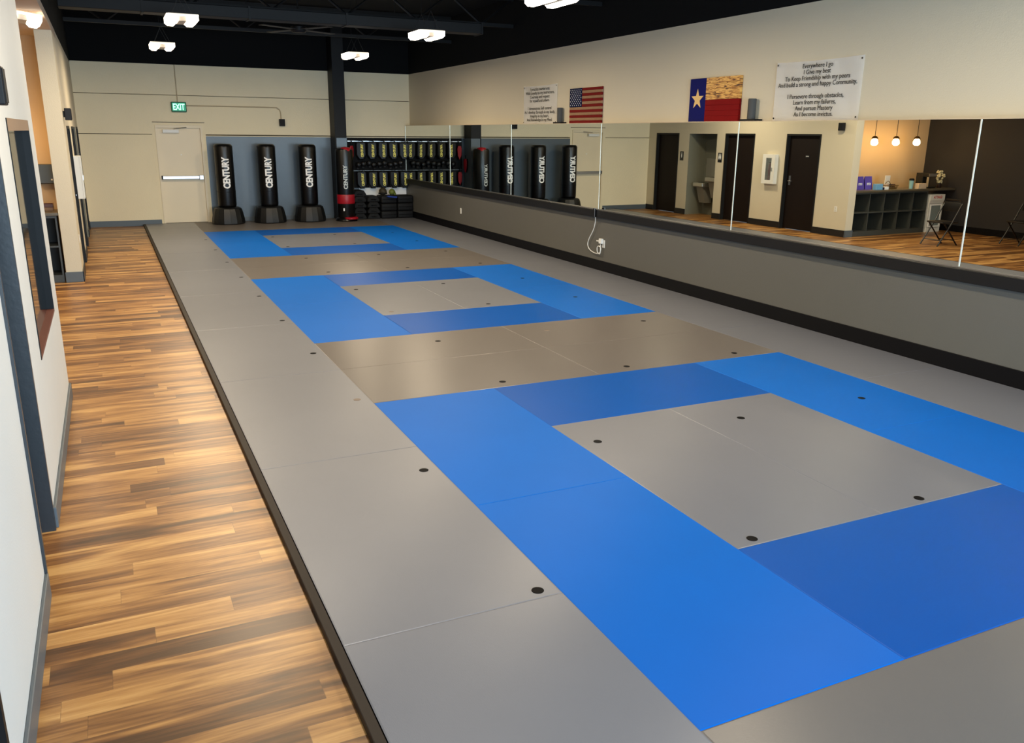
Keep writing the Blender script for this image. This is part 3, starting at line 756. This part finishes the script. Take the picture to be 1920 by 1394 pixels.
def ledge_speaker(y, label):
    t = root('cylinder_speaker', (5.06, y, 2.158), label, 'speaker', 'grey cylinder speakers on the ledge above the mirrors')
    mk(lambda b: lathe(b, [(0, 0.02), (0.044, 0.02), (0.046, 0.03), (0.046, 0.235), (0.042, 0.245), (0, 0.245)], 28), 'cabinet', mat('grey_speaker_cloth', (82, 82, 80), 0.9, spec=0.02, bump=0.3, bscale=300), t, True)
    mk(lambda b: box(b, -0.058, 0.055, -0.125, 0.125, 0, 0.022, bev=0.003), 'stand', BLACKS, t)
ledge_speaker(10.50, 'grey cylinder speaker between the farther banner and the striped flag')
ledge_speaker(5.92, 'grey cylinder speaker between the lone star flag and the large banner')

# outlets and charger cable on the right wall
def plate(loc, rz, label, group=None):
    t = root('outlet_plate', loc, label, 'outlet', group, rz)
    mk(lambda b: box(b, -0.037, 0.037, -0.007, 0, 0, 0.115, bev=0.003), 'cover', WPLAS, t)
    mk(lambda b: (box(b, -0.015, 0.015, -0.009, -0.006, 0.02, 0.05), box(b, -0.015, 0.015, -0.009, -0.006, 0.065, 0.095)), 'socket', mat('outlet_socket', (205, 202, 194), 0.4), t)
    return t
plate((XR, 14.65, 0.36), -PI/2, 'white outlet plate low on the grey wall near the far corner')
plate((XR, 8.90, 0.35), -PI/2, 'white outlet plate holding the charger of the white cable')
ad = root('power_adapter', (XR-0.009, 8.93, 0.41), 'white plug adapter in the outlet below the hanging white cable', 'adapter')
mk(lambda b: box(b, -0.045, 0.0, -0.035, 0.035, 0, 0.075, bev=0.006), 'body', WPLAS, ad)
mk(lambda b: box(b, -0.035, -0.012, 0.035, 0.12, 0.022, 0.04, bev=0.004), 'prong_cap', WPLAS, ad)
cb = tag(mk(lambda b: tube(b, smooth_curve([(4.94, 9.07, 0.80), (4.965, 9.11, 0.72), (4.97, 9.17, 0.59), (4.97, 9.29, 0.44), (4.97, 9.32, 0.35), (4.97, 9.26, 0.285), (4.97, 9.12, 0.25),
      (4.965, 8.97, 0.26), (4.96, 8.91, 0.33), (4.955, 8.95, 0.37), (4.955, 9.01, 0.35), (4.955, 9.0, 0.28), (4.96, 8.93, 0.26), (4.955, 8.92, 0.40)], 6), 0.0065, 8), 'power_cable', WPLAS, smooth=True),
      'white cable hanging from the mirror ledge down to the outlet', 'cable')
cc = root('cable_clip', (4.93, 9.07, 0.80), 'black plug clip at the top of the white cable on the ledge', 'clip')
mk(lambda b: (box(b, -0.022, 0.0, -0.025, 0.02, 0.0, 0.125, bev=0.004),), 'body', BLACKT, cc)
mk(lambda b: box(b, -0.026, -0.021, -0.03, -0.02, 0.0, 0.13), 'grey_edge', SILVER, cc)

# ------------------------------------------------------------------ ceiling lights
EM = mat('lamp_lens', (255, 255, 255), 0.4, emit=(255, 240, 214), estr=9.0)
def highbay():
    t = root('ceiling_light', (0, 0, 0), 'x', 'ceiling light', 'white twin panel ceiling lights hanging under the black ceiling')
    mk(lambda b: (box(b, -0.17, 0.17, -0.26, 0.26, 0.075, 0.10, bev=0.005)), 'housing', mat('white_lamp_housing', (240, 238, 230), 0.4, emit=(255, 236, 205), estr=0.9), t)  # faint emission added to imitate lamplight on the white metal
    for s in (-1, 1):
        mk(lambda b: prism(b, [(s*0.05, 0.074), (s*0.05, 0.03), (s*0.08, 0.0), (s*0.15, 0.0), (s*0.185, 0.03), (s*0.185, 0.095), (s*0.172, 0.095), (s*0.172, 0.074)], 'y', -0.25, 0.25), 'lens', EM, t)
    mk(lambda b: box(b, -0.046, 0.046, -0.2, 0.2, 0.02, 0.073, bev=0.004), 'driver_box', mat('grey_driver_box', (150, 140, 130), 0.5), t)
    mk(lambda b: [tube(b, [(x, y, 0.10), (0, y, 0.35), (0, y, ZT-3.31)], 0.003, 5) for y in (-0.2, 0.2) for x in (-0.12, 0.12)], 'suspension_wire', BLACKS, t)
    return t
hb = highbay(); first = True
lamps = []
LL = {(-0.6, 10.1): 'left ceiling light, closer one of the two', (-0.6, 13.95): 'left ceiling light, farther one, in front of the exit sign',
      (2.66, 6.3): 'right ceiling light cut by the top edge of the photo', (2.66, 10.1): 'right ceiling light, at the end of the dark duct', (2.66, 13.95): 'right ceiling light beside the black column',
      (-0.6, 6.3): 'left ceiling light above the top edge of the photo', (-0.6, 2.45): 'left ceiling light nearest the camera', (2.66, 2.45): 'right ceiling light above the near mats',
      }
for (x, y), l in LL.items():
    o = hb if first else dup(hb); first = False
    o.location = (x, y, 3.27); o['label'] = 'white twin panel ' + l
    a = area('lamp_glow', (x, y, 3.262), (0, 0, 0), 0.32, 0.5, LAMP_POWER, LAMP_COL)
o = dup(hb); o.location = (-2.32, 9.25, 3.09); o['label'] = 'white twin panel light at the edge of the tan ceiling, upper left corner'; o.rotation_euler = (0, 0.12, 0.1)
for c in list(o.children):
    if c.name.startswith('suspension'): c.scale = (1, 1, 0.11); c.location = (0, 0, 0.09)
area('lamp_glow', (-2.32, 9.25, 3.08), (0, 0, 0), 0.32, 0.5, 25, LAMP_COL)

# dark duct, joists and a fan under the black deck
dk = root('air_duct', (0, 0, 0), 'long dark rectangular duct across the black ceiling', 'duct')
mk(lambda b: box(b, -2.0, 4.0, 11.2, 11.5, 3.52, 3.67, bev=0.01), 'duct_run', mat('dark_grey_duct', (16, 17, 18), 0.6, spec=0.3), dk)
for x in (-1.0, 0.4, 1.8, 3.2, 3.98): mk(lambda b: box(b, x, x+0.03, 11.19, 11.51, 3.51, 3.68), 'duct_flange', mat('dark_grey_duct', (16, 17, 18), 0.6, spec=0.3), dk)
for x in (0.4, 2.6): mk(lambda b: tube(b, [(x, 11.35, 3.73), (x, 11.35, ZT)], 0.006, 6), 'hanger_rod', BLACKS, dk)
def joist(y, label):
    t = root('steel_joist', (0, y, 0), label, 'joist', 'black open web joists under the deck')
    mk(lambda b: box(b, -2.05, 5.1, -0.03, 0.03, 4.22, 4.29), 'top_chord', BLACKS, t)
    mk(lambda b: box(b, -2.05, 5.1, -0.03, 0.03, 3.78, 3.84), 'bottom_chord', BLACKS, t)
    mk(lambda b: [tube(b, [(-2.0+k*0.59, 0, 3.81 if k % 2 else 4.25), (-2.0+(k+1)*0.59, 0, 4.25 if k % 2 else 3.81)], 0.02, 6) for k in range(12)], 'web', BLACKS, t)
    return t
for y, l in ((9.4, 'black open web joist crossing above the closer ceiling lights'), (12.4, 'black open web joist behind the dark duct'),
             (15.4, 'black open web joist nearest the far wall')):
    joist(y, l)
fn = root('ceiling_fan', (1.45, 12.9, 3.55), 'dark ceiling fan barely visible under the black ceiling', 'ceiling fan')
mk(lambda b: lathe(b, [(0, 0), (0.10, 0), (0.13, 0.03), (0.13, 0.09), (0.05, 0.13), (0, 0.13)], 20), 'motor', BLACKS, fn, True)
mk(lambda b: tube(b, [(0, 0, 0.13), (0, 0, ZT-3.55)], 0.012, 8), 'downrod', BLACKS, fn)
for k in range(4):
    bl = mk(lambda b: box(b, 0.1, 0.75, -0.065, 0.065, 0.045, 0.055, bev=0.003), 'blade', mat('dark_fan_blade', (36, 36, 36), 0.5), fn); bl.rotation_euler = (0, 0, k*PI/2+0.5)

# ------------------------------------------------------------------ left wall: fire cabinet, signs, switch
fc_ = root('extinguisher_cabinet', (XL, 13.29, 0.93), 'white wall cabinet with a glass door and a red extinguisher inside', 'cabinet', rz=PI/2)
def cabb(b):
    box(b, -0.2, -0.165, -0.08, 0, 0, 0.65); box(b, 0.165, 0.2, -0.08, 0, 0, 0.65)
    box(b, -0.165, 0.165, -0.08, 0, 0, 0.03); box(b, -0.165, 0.165, -0.08, 0, 0.62, 0.65); box(b, -0.165, 0.165, -0.012, 0, 0.03, 0.62)
mk(cabb, 'body', WPLAS, fc_)
fd = mk(lambda b: (box(b, -0.2, -0.09, -0.10, -0.082, 0, 0.65), box(b, 0.09, 0.2, -0.10, -0.082, 0, 0.65), box(b, -0.09, 0.09, -0.10, -0.082, 0, 0.08), box(b, -0.09, 0.09, -0.10, -0.082, 0.57, 0.65)), 'door', WPLAS, fc_)
gm = mat('clear_pane', (225, 232, 232), 0.05); gm.node_tree.nodes['Principled BSDF'].inputs['Transmission Weight'].default_value = 0.9
mk(lambda b: box(b, -0.09, 0.09, -0.094, -0.090, 0.08, 0.57), 'pane', gm, fd)
mk(lambda b: box(b, -0.13, -0.11, -0.11, -0.10, 0.28, 0.36), 'pull', SILVER, fd)
ex_ = root('fire_extinguisher', (XL+0.047, 13.29, 0.962), 'red fire extinguisher inside the white wall cabinet', 'fire extinguisher')
mk(lambda b: lathe(b, [(0, 0), (0.03, 0), (0.034, 0.02), (0.034, 0.34), (0.02, 0.40), (0.015, 0.43), (0, 0.43)], 20), 'tank', REDV, ex_, True)
mk(lambda b: (box(b, -0.02, 0.03, -0.01, 0.01, 0.43, 0.45), box(b, -0.03, 0.02, -0.01, 0.01, 0.465, 0.478)), 'handle', BLACKS, ex_)
def rsign(y, w, label):
    t = root('restroom_sign', (XL, y, 1.34), label, 'sign', 'black restroom signs beside the dark doors', PI/2)
    mk(lambda b: box(b, -0.075, 0.075, -0.006, 0, 0, 0.23, bev=0.002), 'plate', mat('black_sign', (20, 20, 22), 0.4), t)
    def fig(b):
        for cx in ((-0.028, 0.028) if w == 2 else (0,)):
            prism(b, [(cx+0.011*math.cos(a*PI/6), 0.195+0.011*math.sin(a*PI/6)) for a in range(12)], 'y', -0.008, -0.006)
            prism(b, [(cx-0.02, 0.10), (cx+0.02, 0.10), (cx+0.012, 0.178), (cx-0.012, 0.178)], 'y', -0.008, -0.006)
            box(b, cx-0.012, cx-0.003, -0.008, -0.006, 0.07, 0.10); box(b, cx+0.003, cx+0.012, -0.008, -0.006, 0.07, 0.10)
    mk(fig, 'pictogram', WHITE, t)
rsign(16.70, 1, 'black restroom sign with a white figure beside the farthest dark door')
rsign(15.14, 2, 'black restroom sign with white figures beside the fountain alcove')
plate((XL, 11.26, 0.46), PI/2, 'white outlet plate low on the left wall beside the reception opening, seen in the mirror')

# drinking fountain in the alcove
STEEL = mat('brushed_steel', (182, 178, 166), 0.35, 0.7)
df = root('drinking_fountain', (XL-0.55, 15.86, 0), 'two level steel drinking fountain with a bottle filler in the alcove, seen in the mirror', 'drinking fountain', rz=PI/2)
bx('back_panel', STEEL, (-0.45, 0.42, -0.06, 0, 0.72, 1.40), df, 0.004)
for (cx, z, nm) in ((-0.24, 0.95, 'higher'), (0.24, 0.80, 'lower')):
    bs_ = mk(lambda b: (box(b, cx-0.2, cx+0.2, -0.45, -0.06, z-0.11, z, bev=0.02),), 'basin', STEEL, df)
    mk(lambda b: lathe(b, [(0, 0), (0.13, 0.0), (0.15, 0.006), (0.14, 0.01), (0, 0.003)], 20, cx, -0.26, z), 'bowl', CHROME, bs_, True)
    mk(lambda b: tube(b, [(cx-0.12, -0.14, z), (cx-0.12, -0.14, z+0.05), (cx-0.11, -0.17, z+0.065)], 0.012, 8), 'spout', CHROME, bs_, True)
    mk(lambda b: prism(b, [(-0.38, z-0.11), (-0.06, z-0.11), (-0.06, z-0.52), (-0.26, z-0.52)], 'x', cx-0.13, cx+0.13), 'skirt', mat('grey_fountain_skirt', (146, 142, 130), 0.4, 0.4), df)
bf = bx('bottle_filler', STEEL, (-0.40, -0.08, -0.14, -0.06, 1.0, 1.42), df, 0.01)
bx('filler_recess', BLACKS, (-0.30, -0.18, -0.15, -0.14, 1.05, 1.3), bf)

# ------------------------------------------------------------------ reception counter and its things
CF = 11.0
ct = root('cubby_counter', (0, 0, FZ), 'dark grey reception counter with ten open cubbies', 'counter')
CG = mat('dark_grey_laminate', (66, 68, 64), 0.45); CI = mat('charcoal_laminate', (38, 41, 40), 0.6)
cx0, cw = -2.33, 0.43
def carcass(b):
    box(b, cx0-5*cw-0.02, cx0, CF, CF+0.46, 0, 0.10); box(b, cx0-5*cw-0.02, cx0, CF, CF+0.46, 0.87, 0.90)
    box(b, cx0-5*cw-0.02, cx0, CF, CF+0.46, 0.475, 0.498)
    for k in range(6): box(b, cx0-k*cw-0.022, cx0-k*cw, CF, CF+0.46, 0.10, 0.475); box(b, cx0-k*cw-0.022, cx0-k*cw, CF, CF+0.46, 0.498, 0.87)
mk(carcass, 'carcass', CG, ct)
mk(lambda b: box(b, cx0-5*cw-0.02, cx0, CF+0.461, CF+0.475, 0, 0.90), 'back_panel', CI, ct)
tp = tag(bx('countertop', mat('brown_grey_worktop', (92, 84, 68), 0.3), (-5.28, XB-0.004, CF-0.05, CF+0.52, 0.862, 0.905), bev=0.006), 'long brown grey worktop on the reception counter', 'countertop')
CT = 0.906
fr = root('display_fridge', (-4.78, 10.99, FZ), 'small white display fridge with red lettering under the end of the worktop', 'fridge')
def frb(b):
    box(b, -0.22, 0.22, 0.0, 0.36, 0, 0.10, bev=0.006); box(b, -0.22, -0.19, 0, 0.36, 0.10, 0.62); box(b, 0.19, 0.22, 0, 0.36, 0.10, 0.62)
    box(b, -0.19, 0.19, 0.34, 0.36, 0.10, 0.62)
mk(frb, 'body', WPLAS, fr)
hd = mk(lambda b: prism(b, [(0.0, 0.62), (-0.03, 0.70), (-0.03, 0.82), (0.36, 0.82), (0.36, 0.62)], 'x', -0.22, 0.22), 'header', WPLAS, fr)
b_ = fit_text(text_bm('GUATTA', 1, 0.02, 0.001), 0.27, 0.06); l = finish(b_, 'lettering', mat('red_print', (200, 50, 40), 0.5), hd); l.rotation_euler = (PI/2, 0, 0); l.location = (0, -0.032, 0.76)
fdr = mk(lambda b: (box(b, -0.18, -0.15, -0.015, 0.0, 0.11, 0.61), box(b, 0.15, 0.18, -0.015, 0, 0.11, 0.61), box(b, -0.15, 0.15, -0.015, 0, 0.11, 0.14), box(b, -0.15, 0.15, -0.015, 0, 0.58, 0.61)), 'door', WHITE, fr)
mk(lambda b: box(b, -0.15, 0.15, -0.009, -0.005, 0.14, 0.58), 'pane', mat('frosted_fridge_pane', (130, 140, 138), 0.2), fdr)
mk(lambda b: [box(b, -0.19, 0.19, 0.02, 0.34, z, z+0.008) for z in (0.28, 0.44)], 'shelf', SILVER, fr)

PUR = mat('purple_print', (96, 78, 176), 0.5)
def frame_sign(x, label, cat='sign'):
    t = root('display_card', (x, 11.2, CT), label, cat, 'purple display cards on the reception counter')
    mk(lambda b: prism(b, [(0, 0), (0.05, 0.27), (0.054, 0.27), (0.10, 0), (0.094, 0), (0.05, 0.24), (0.006, 0)], 'x', -0.105, 0.105), 'card', PUR, t)
    mk(lambda b: (box(b, -0.05, 0.05, 0.017, 0.021, 0.13, 0.14), box(b, -0.05, -0.03, 0.014, 0.018, 0.09, 0.13), box(b, 0.03, 0.05, 0.014, 0.018, 0.09, 0.13), box(b, -0.01, 0.01, 0.014, 0.018, 0.09, 0.13)), 'white_figures', WHITE, t)
frame_sign(-2.68, 'purple display card at the wall end of the reception counter')
frame_sign(-2.92, 'purple display card second from the wall end of the counter')
tag(bx('leaflet_box', mat('pale_blue_card', (120, 176, 214), 0.5), (-3.16, -2.97, 11.05, 11.14, CT, CT+0.12), bev=0.003), 'pale blue and white card box on the counter in front of the purple cards', 'box')
tag(bx('tissue_box', WHITE, (-3.34, -3.22, 11.05, 11.13, CT, CT+0.06), bev=0.004), 'small white box on the counter beside the pale blue box', 'box')
tag(bx('small_case', mat('navy_case', (22, 26, 60), 0.4), (-3.215, -3.165, 11.05, 11.12, CT, CT+0.05), bev=0.004), 'small navy case between the pale blue and white boxes', 'case')
bk = root('wire_basket', (-3.56, 11.22, CT), 'low oval brown basket of small goods on the reception counter', 'basket')
def bask(b):
    for z, s in ((0.01, 0.75), (0.04, 0.88), (0.075, 1.0)): tube(b, [(0.22*s*math.cos(a*PI/12), 0.12*s*math.sin(a*PI/12), z) for a in range(24)], 0.008, 6, True)
    for a in range(16): tube(b, [(0.165*math.cos(a*PI/8), 0.09*math.sin(a*PI/8), 0.01), (0.22*math.cos(a*PI/8), 0.12*math.sin(a*PI/8), 0.075)], 0.006, 5)
    box(b, -0.14, 0.14, -0.07, 0.07, 0.002, 0.01)
mk(bask, 'basket_body', mat('brown_wicker', (116, 92, 48), 0.6), bk)
mk(lambda b: tube(b, [(-0.10+0.02*k, 0.06, 0.07+0.09*math.sin(PI*k/10)) for k in range(11)], 0.007, 6), 'basket_handle', mat('brown_wicker', (116, 92, 48), 0.6), bk)
for i, (dx, dy, c, l) in enumerate(((-0.09, 0.0, (60, 32, 28), 'dark red packet in the oval basket'), (0.0, 0.02, (40, 30, 40), 'dark packet in the middle of the oval basket'), (0.1, 0.0, (190, 170, 160), 'pale packet in the oval basket'))):
    tag(bx('snack_packet', mat('packet_%d' % i, c, 0.4), (-3.56+dx-0.04, -3.56+dx+0.04, 11.22+dy-0.03, 11.22+dy+0.03, CT+0.012, CT+0.10), bev=0.01), l, 'packet')
ts = root('card_reader', (-3.69, 11.42, CT), 'white upright tablet stand behind the oval basket', 'tablet')
mk(lambda b: box(b, -0.075, 0.075, -0.01, 0.01, 0.05, 0.27, bev=0.006), 'screen', WPLAS, ts); mk(lambda b: box(b, -0.05, 0.05, -0.05, 0.05, 0, 0.05, bev=0.005), 'stand', WPLAS, ts)
tb = root('tumbler', (-4.12, 11.15, CT), 'pale blue tumbler with a black lid on the counter', 'cup')
mk(lambda b: lathe(b, [(0, 0), (0.038, 0), (0.05, 0.17), (0, 0.17)], 20), 'cup_body', mat('pale_aqua', (140, 186, 190), 0.4), tb, True)
mk(lambda b: lathe(b, [(0, 0.17), (0.053, 0.17), (0.053, 0.20), (0.04, 0.215), (0, 0.215)], 20), 'lid', BLACKT, tb, True)
tag(bx('leaflet_box', mat('cream_print_card', (216, 190, 160), 0.5, var=0.25, vscale=40), (-4.44, -4.2, 11.02, 11.12, CT, CT+0.115), bev=0.003), 'cream printed card holder beside the blue tumbler', 'box')
cm = root('coffee_machine', (-4.66, 11.22, CT), 'black and steel coffee machine on the counter next to the white blossoms', 'coffee machine')
mk(lambda b: (box(b, -0.12, 0.12, 0.0, 0.18, 0, 0.32, bev=0.008), box(b, -0.12, 0.12, -0.15, 0, 0, 0.03, bev=0.004), box(b, -0.12, 0.12, -0.15, 0.0, 0.24, 0.32, bev=0.008)), 'body', mat('machine_black', (24, 24, 22), 0.35), cm)
mk(lambda b: (box(b, -0.118, 0.118, -0.156, -0.15, 0.25, 0.315), box(b, 0.10, 0.118, -0.152, -0.10, 0.03, 0.24)), 'steel_panel', STEEL, cm)
vs_ = root('flower_vase', (-5.0, 11.15, CT), 'dark vase of white and yellow blossoms at the far end of the counter', 'vase')
mk(lambda b: lathe(b, [(0, 0), (0.04, 0), (0.055, 0.05), (0.03, 0.10), (0.035, 0.12), (0, 0.12)], 18), 'vase_body', mat('dark_vase', (44, 30, 26), 0.3), vs_, True)
def blo(b):
    rnd = random.Random(4)
    for k in range(46):
        a = rnd.uniform(0, 2*PI); z = rnd.uniform(0.1, 0.36); r = 0.035+0.10*(z-0.08)/0.28*rnd.uniform(0.5, 1)
        c = (r*math.cos(a), r*math.sin(a)*0.8, z)
        res = bmesh.ops.create_icosphere(b, subdivisions=1, radius=rnd.uniform(0.018, 0.028))
        for v in res['verts']: v.co += Vector(c)
mk(blo, 'blossoms', mat('white_yellow_blossom', (222, 214, 176), 0.7, var=0.15, vscale=30), vs_, True)
# pendants
PB = mat('pendant_glow', (255, 230, 190), 0.3, emit=(255, 206, 136), estr=60)
pl = ['nearest the wall end', 'middle one', 'farthest from the wall end']
pt = None
for i, x in enumerate((-3.03, -3.66, -4.29)):
    if pt is None:
        pt = root('pendant_lamp', (x, 11.3, 1.795), 'x', 'pendant lamp', 'glowing round pendants over the reception counter')
        mk(lambda b: lathe(b, [(0, 0.005), (0.04, 0.015), (0.07, 0.048), (0.072, 0.085), (0.055, 0.13), (0.03, 0.15), (0, 0.15)], 24), 'glass_globe', PB, pt, True)
        mk(lambda b: lathe(b, [(0, 0.152), (0.07, 0.152), (0.06, 0.175), (0.03, 0.205), (0, 0.21)], 20), 'cap', mat('bronze_cap', (110, 80, 40), 0.35, 0.8), pt, True)
        mk(lambda b: tube(b, [(0, 0, 0.21), (0, 0, 3.2-1.795)], 0.006, 6), 'cord', BLACKS, pt)
        o = pt
    else: o = dup(pt, (x, 11.3, 1.795))
    o['label'] = 'glowing amber pendant over the reception counter, ' + pl[i]
# dispenser on the tan wall
dsp = root('towel_dispenser', (-2.42, 11.85, 1.24), 'dark grey rounded dispenser on the tan wall left of the white wall end', 'dispenser')
mk(lambda b: prism(b, [(-0.12, 0), (0.12, 0), (0.13, 0.22), (0.10, 0.27), (-0.10, 0.27), (-0.14, 0.22)], 'y', -0.14, 0, 0.015, 0.02), 'cover', mat('grey_dispenser_plastic', (74, 82, 84), 0.35), dsp)
mk(lambda b: box(b, 0.05, 0.07, -0.146, -0.139, 0.05, 0.07), 'lock', WHITE, dsp)
# wooden pieces on the counter's wall end
for k, (dz, c, l) in enumerate(((0.0, (140, 100, 54), 'pale wooden tray at the wall end of the counter, lower one'), (0.045, (96, 52, 34), 'dark wooden tray at the wall end of the counter, upper one'))):
    tr = root('wooden_tray', (-2.56, 11.42, CT+dz), l, 'tray')
    m_ = mat('tray_wood_%d' % k, c, 0.4, var=0.2, vscale=10)
    mk(lambda b: box(b, -0.17+0.02*k, 0.19, -0.1, 0.1, 0, 0.012), 'tray_base', m_, tr)
    mk(lambda b: (box(b, -0.17+0.02*k, 0.19, -0.1, -0.085, 0.012, 0.04), box(b, -0.17+0.02*k, 0.19, 0.085, 0.1, 0.012, 0.04), box(b, -0.17+0.02*k, -0.155+0.02*k, -0.085, 0.085, 0.012, 0.04), box(b, 0.175, 0.19, -0.085, 0.085, 0.012, 0.04)), 'rim', m_, tr)

# ------------------------------------------------------------------ folding chairs (seen in the mirror)
def chair(loc, rz, label):
    t = root('folding_chair', loc, label, 'chair', 'black folding chairs on the wood floor', rz)
    CM = mat('dark_brown_metal', (20, 16, 14), 0.35, 0.3); PAD = mat('brown_black_pad', (16, 13, 11), 0.45)
    mk(lambda b: box(b, -0.2, 0.2, -0.2, 0.19, 0.43, 0.46, bev=0.012), 'seat', PAD, t, True)
    mk(lambda b: [box(b, -0.205, 0.205, 0.185, 0.21, 0.64, 0.82, bev=0.01)], 'backrest', PAD, t, True)
    for s in (-1, 1):
        mk(lambda b: tube(b, [(s*0.215, -0.26, 0), (s*0.215, 0.02, 0.44), (s*0.215, 0.21, 0.80)], 0.014, 8), 'leg', CM, t, True)
        mk(lambda b: tube(b, [(s*0.19, 0.24, 0), (s*0.19, -0.14, 0.43)], 0.014, 8), 'leg', CM, t, True)
    mk(lambda b: (tube(b, [(-0.215, -0.19, 0.11), (0.215, -0.19, 0.11)], 0.009, 6)), 'stretcher', CM, t)
    mk(lambda b: (tube(b, [(-0.19, 0.15, 0.10), (0.19, 0.15, 0.10)], 0.009, 6)), 'stretcher', CM, t)
    mk(lambda b: tube(b, [(-0.215, 0.20, 0.78), (-0.19, 0.215, 0.86), (0.19, 0.215, 0.86), (0.215, 0.20, 0.78)], 0.012, 8), 'back_frame', CM, t, True)
chair((-2.95, 9.35, FZ), math.radians(97), 'black folding chair on the wood floor before the display fridge, seen in the mirror')
chair((-4.45, 8.75, FZ), math.radians(97), 'black folding chair against the dark wall at the right edge of the mirrors')
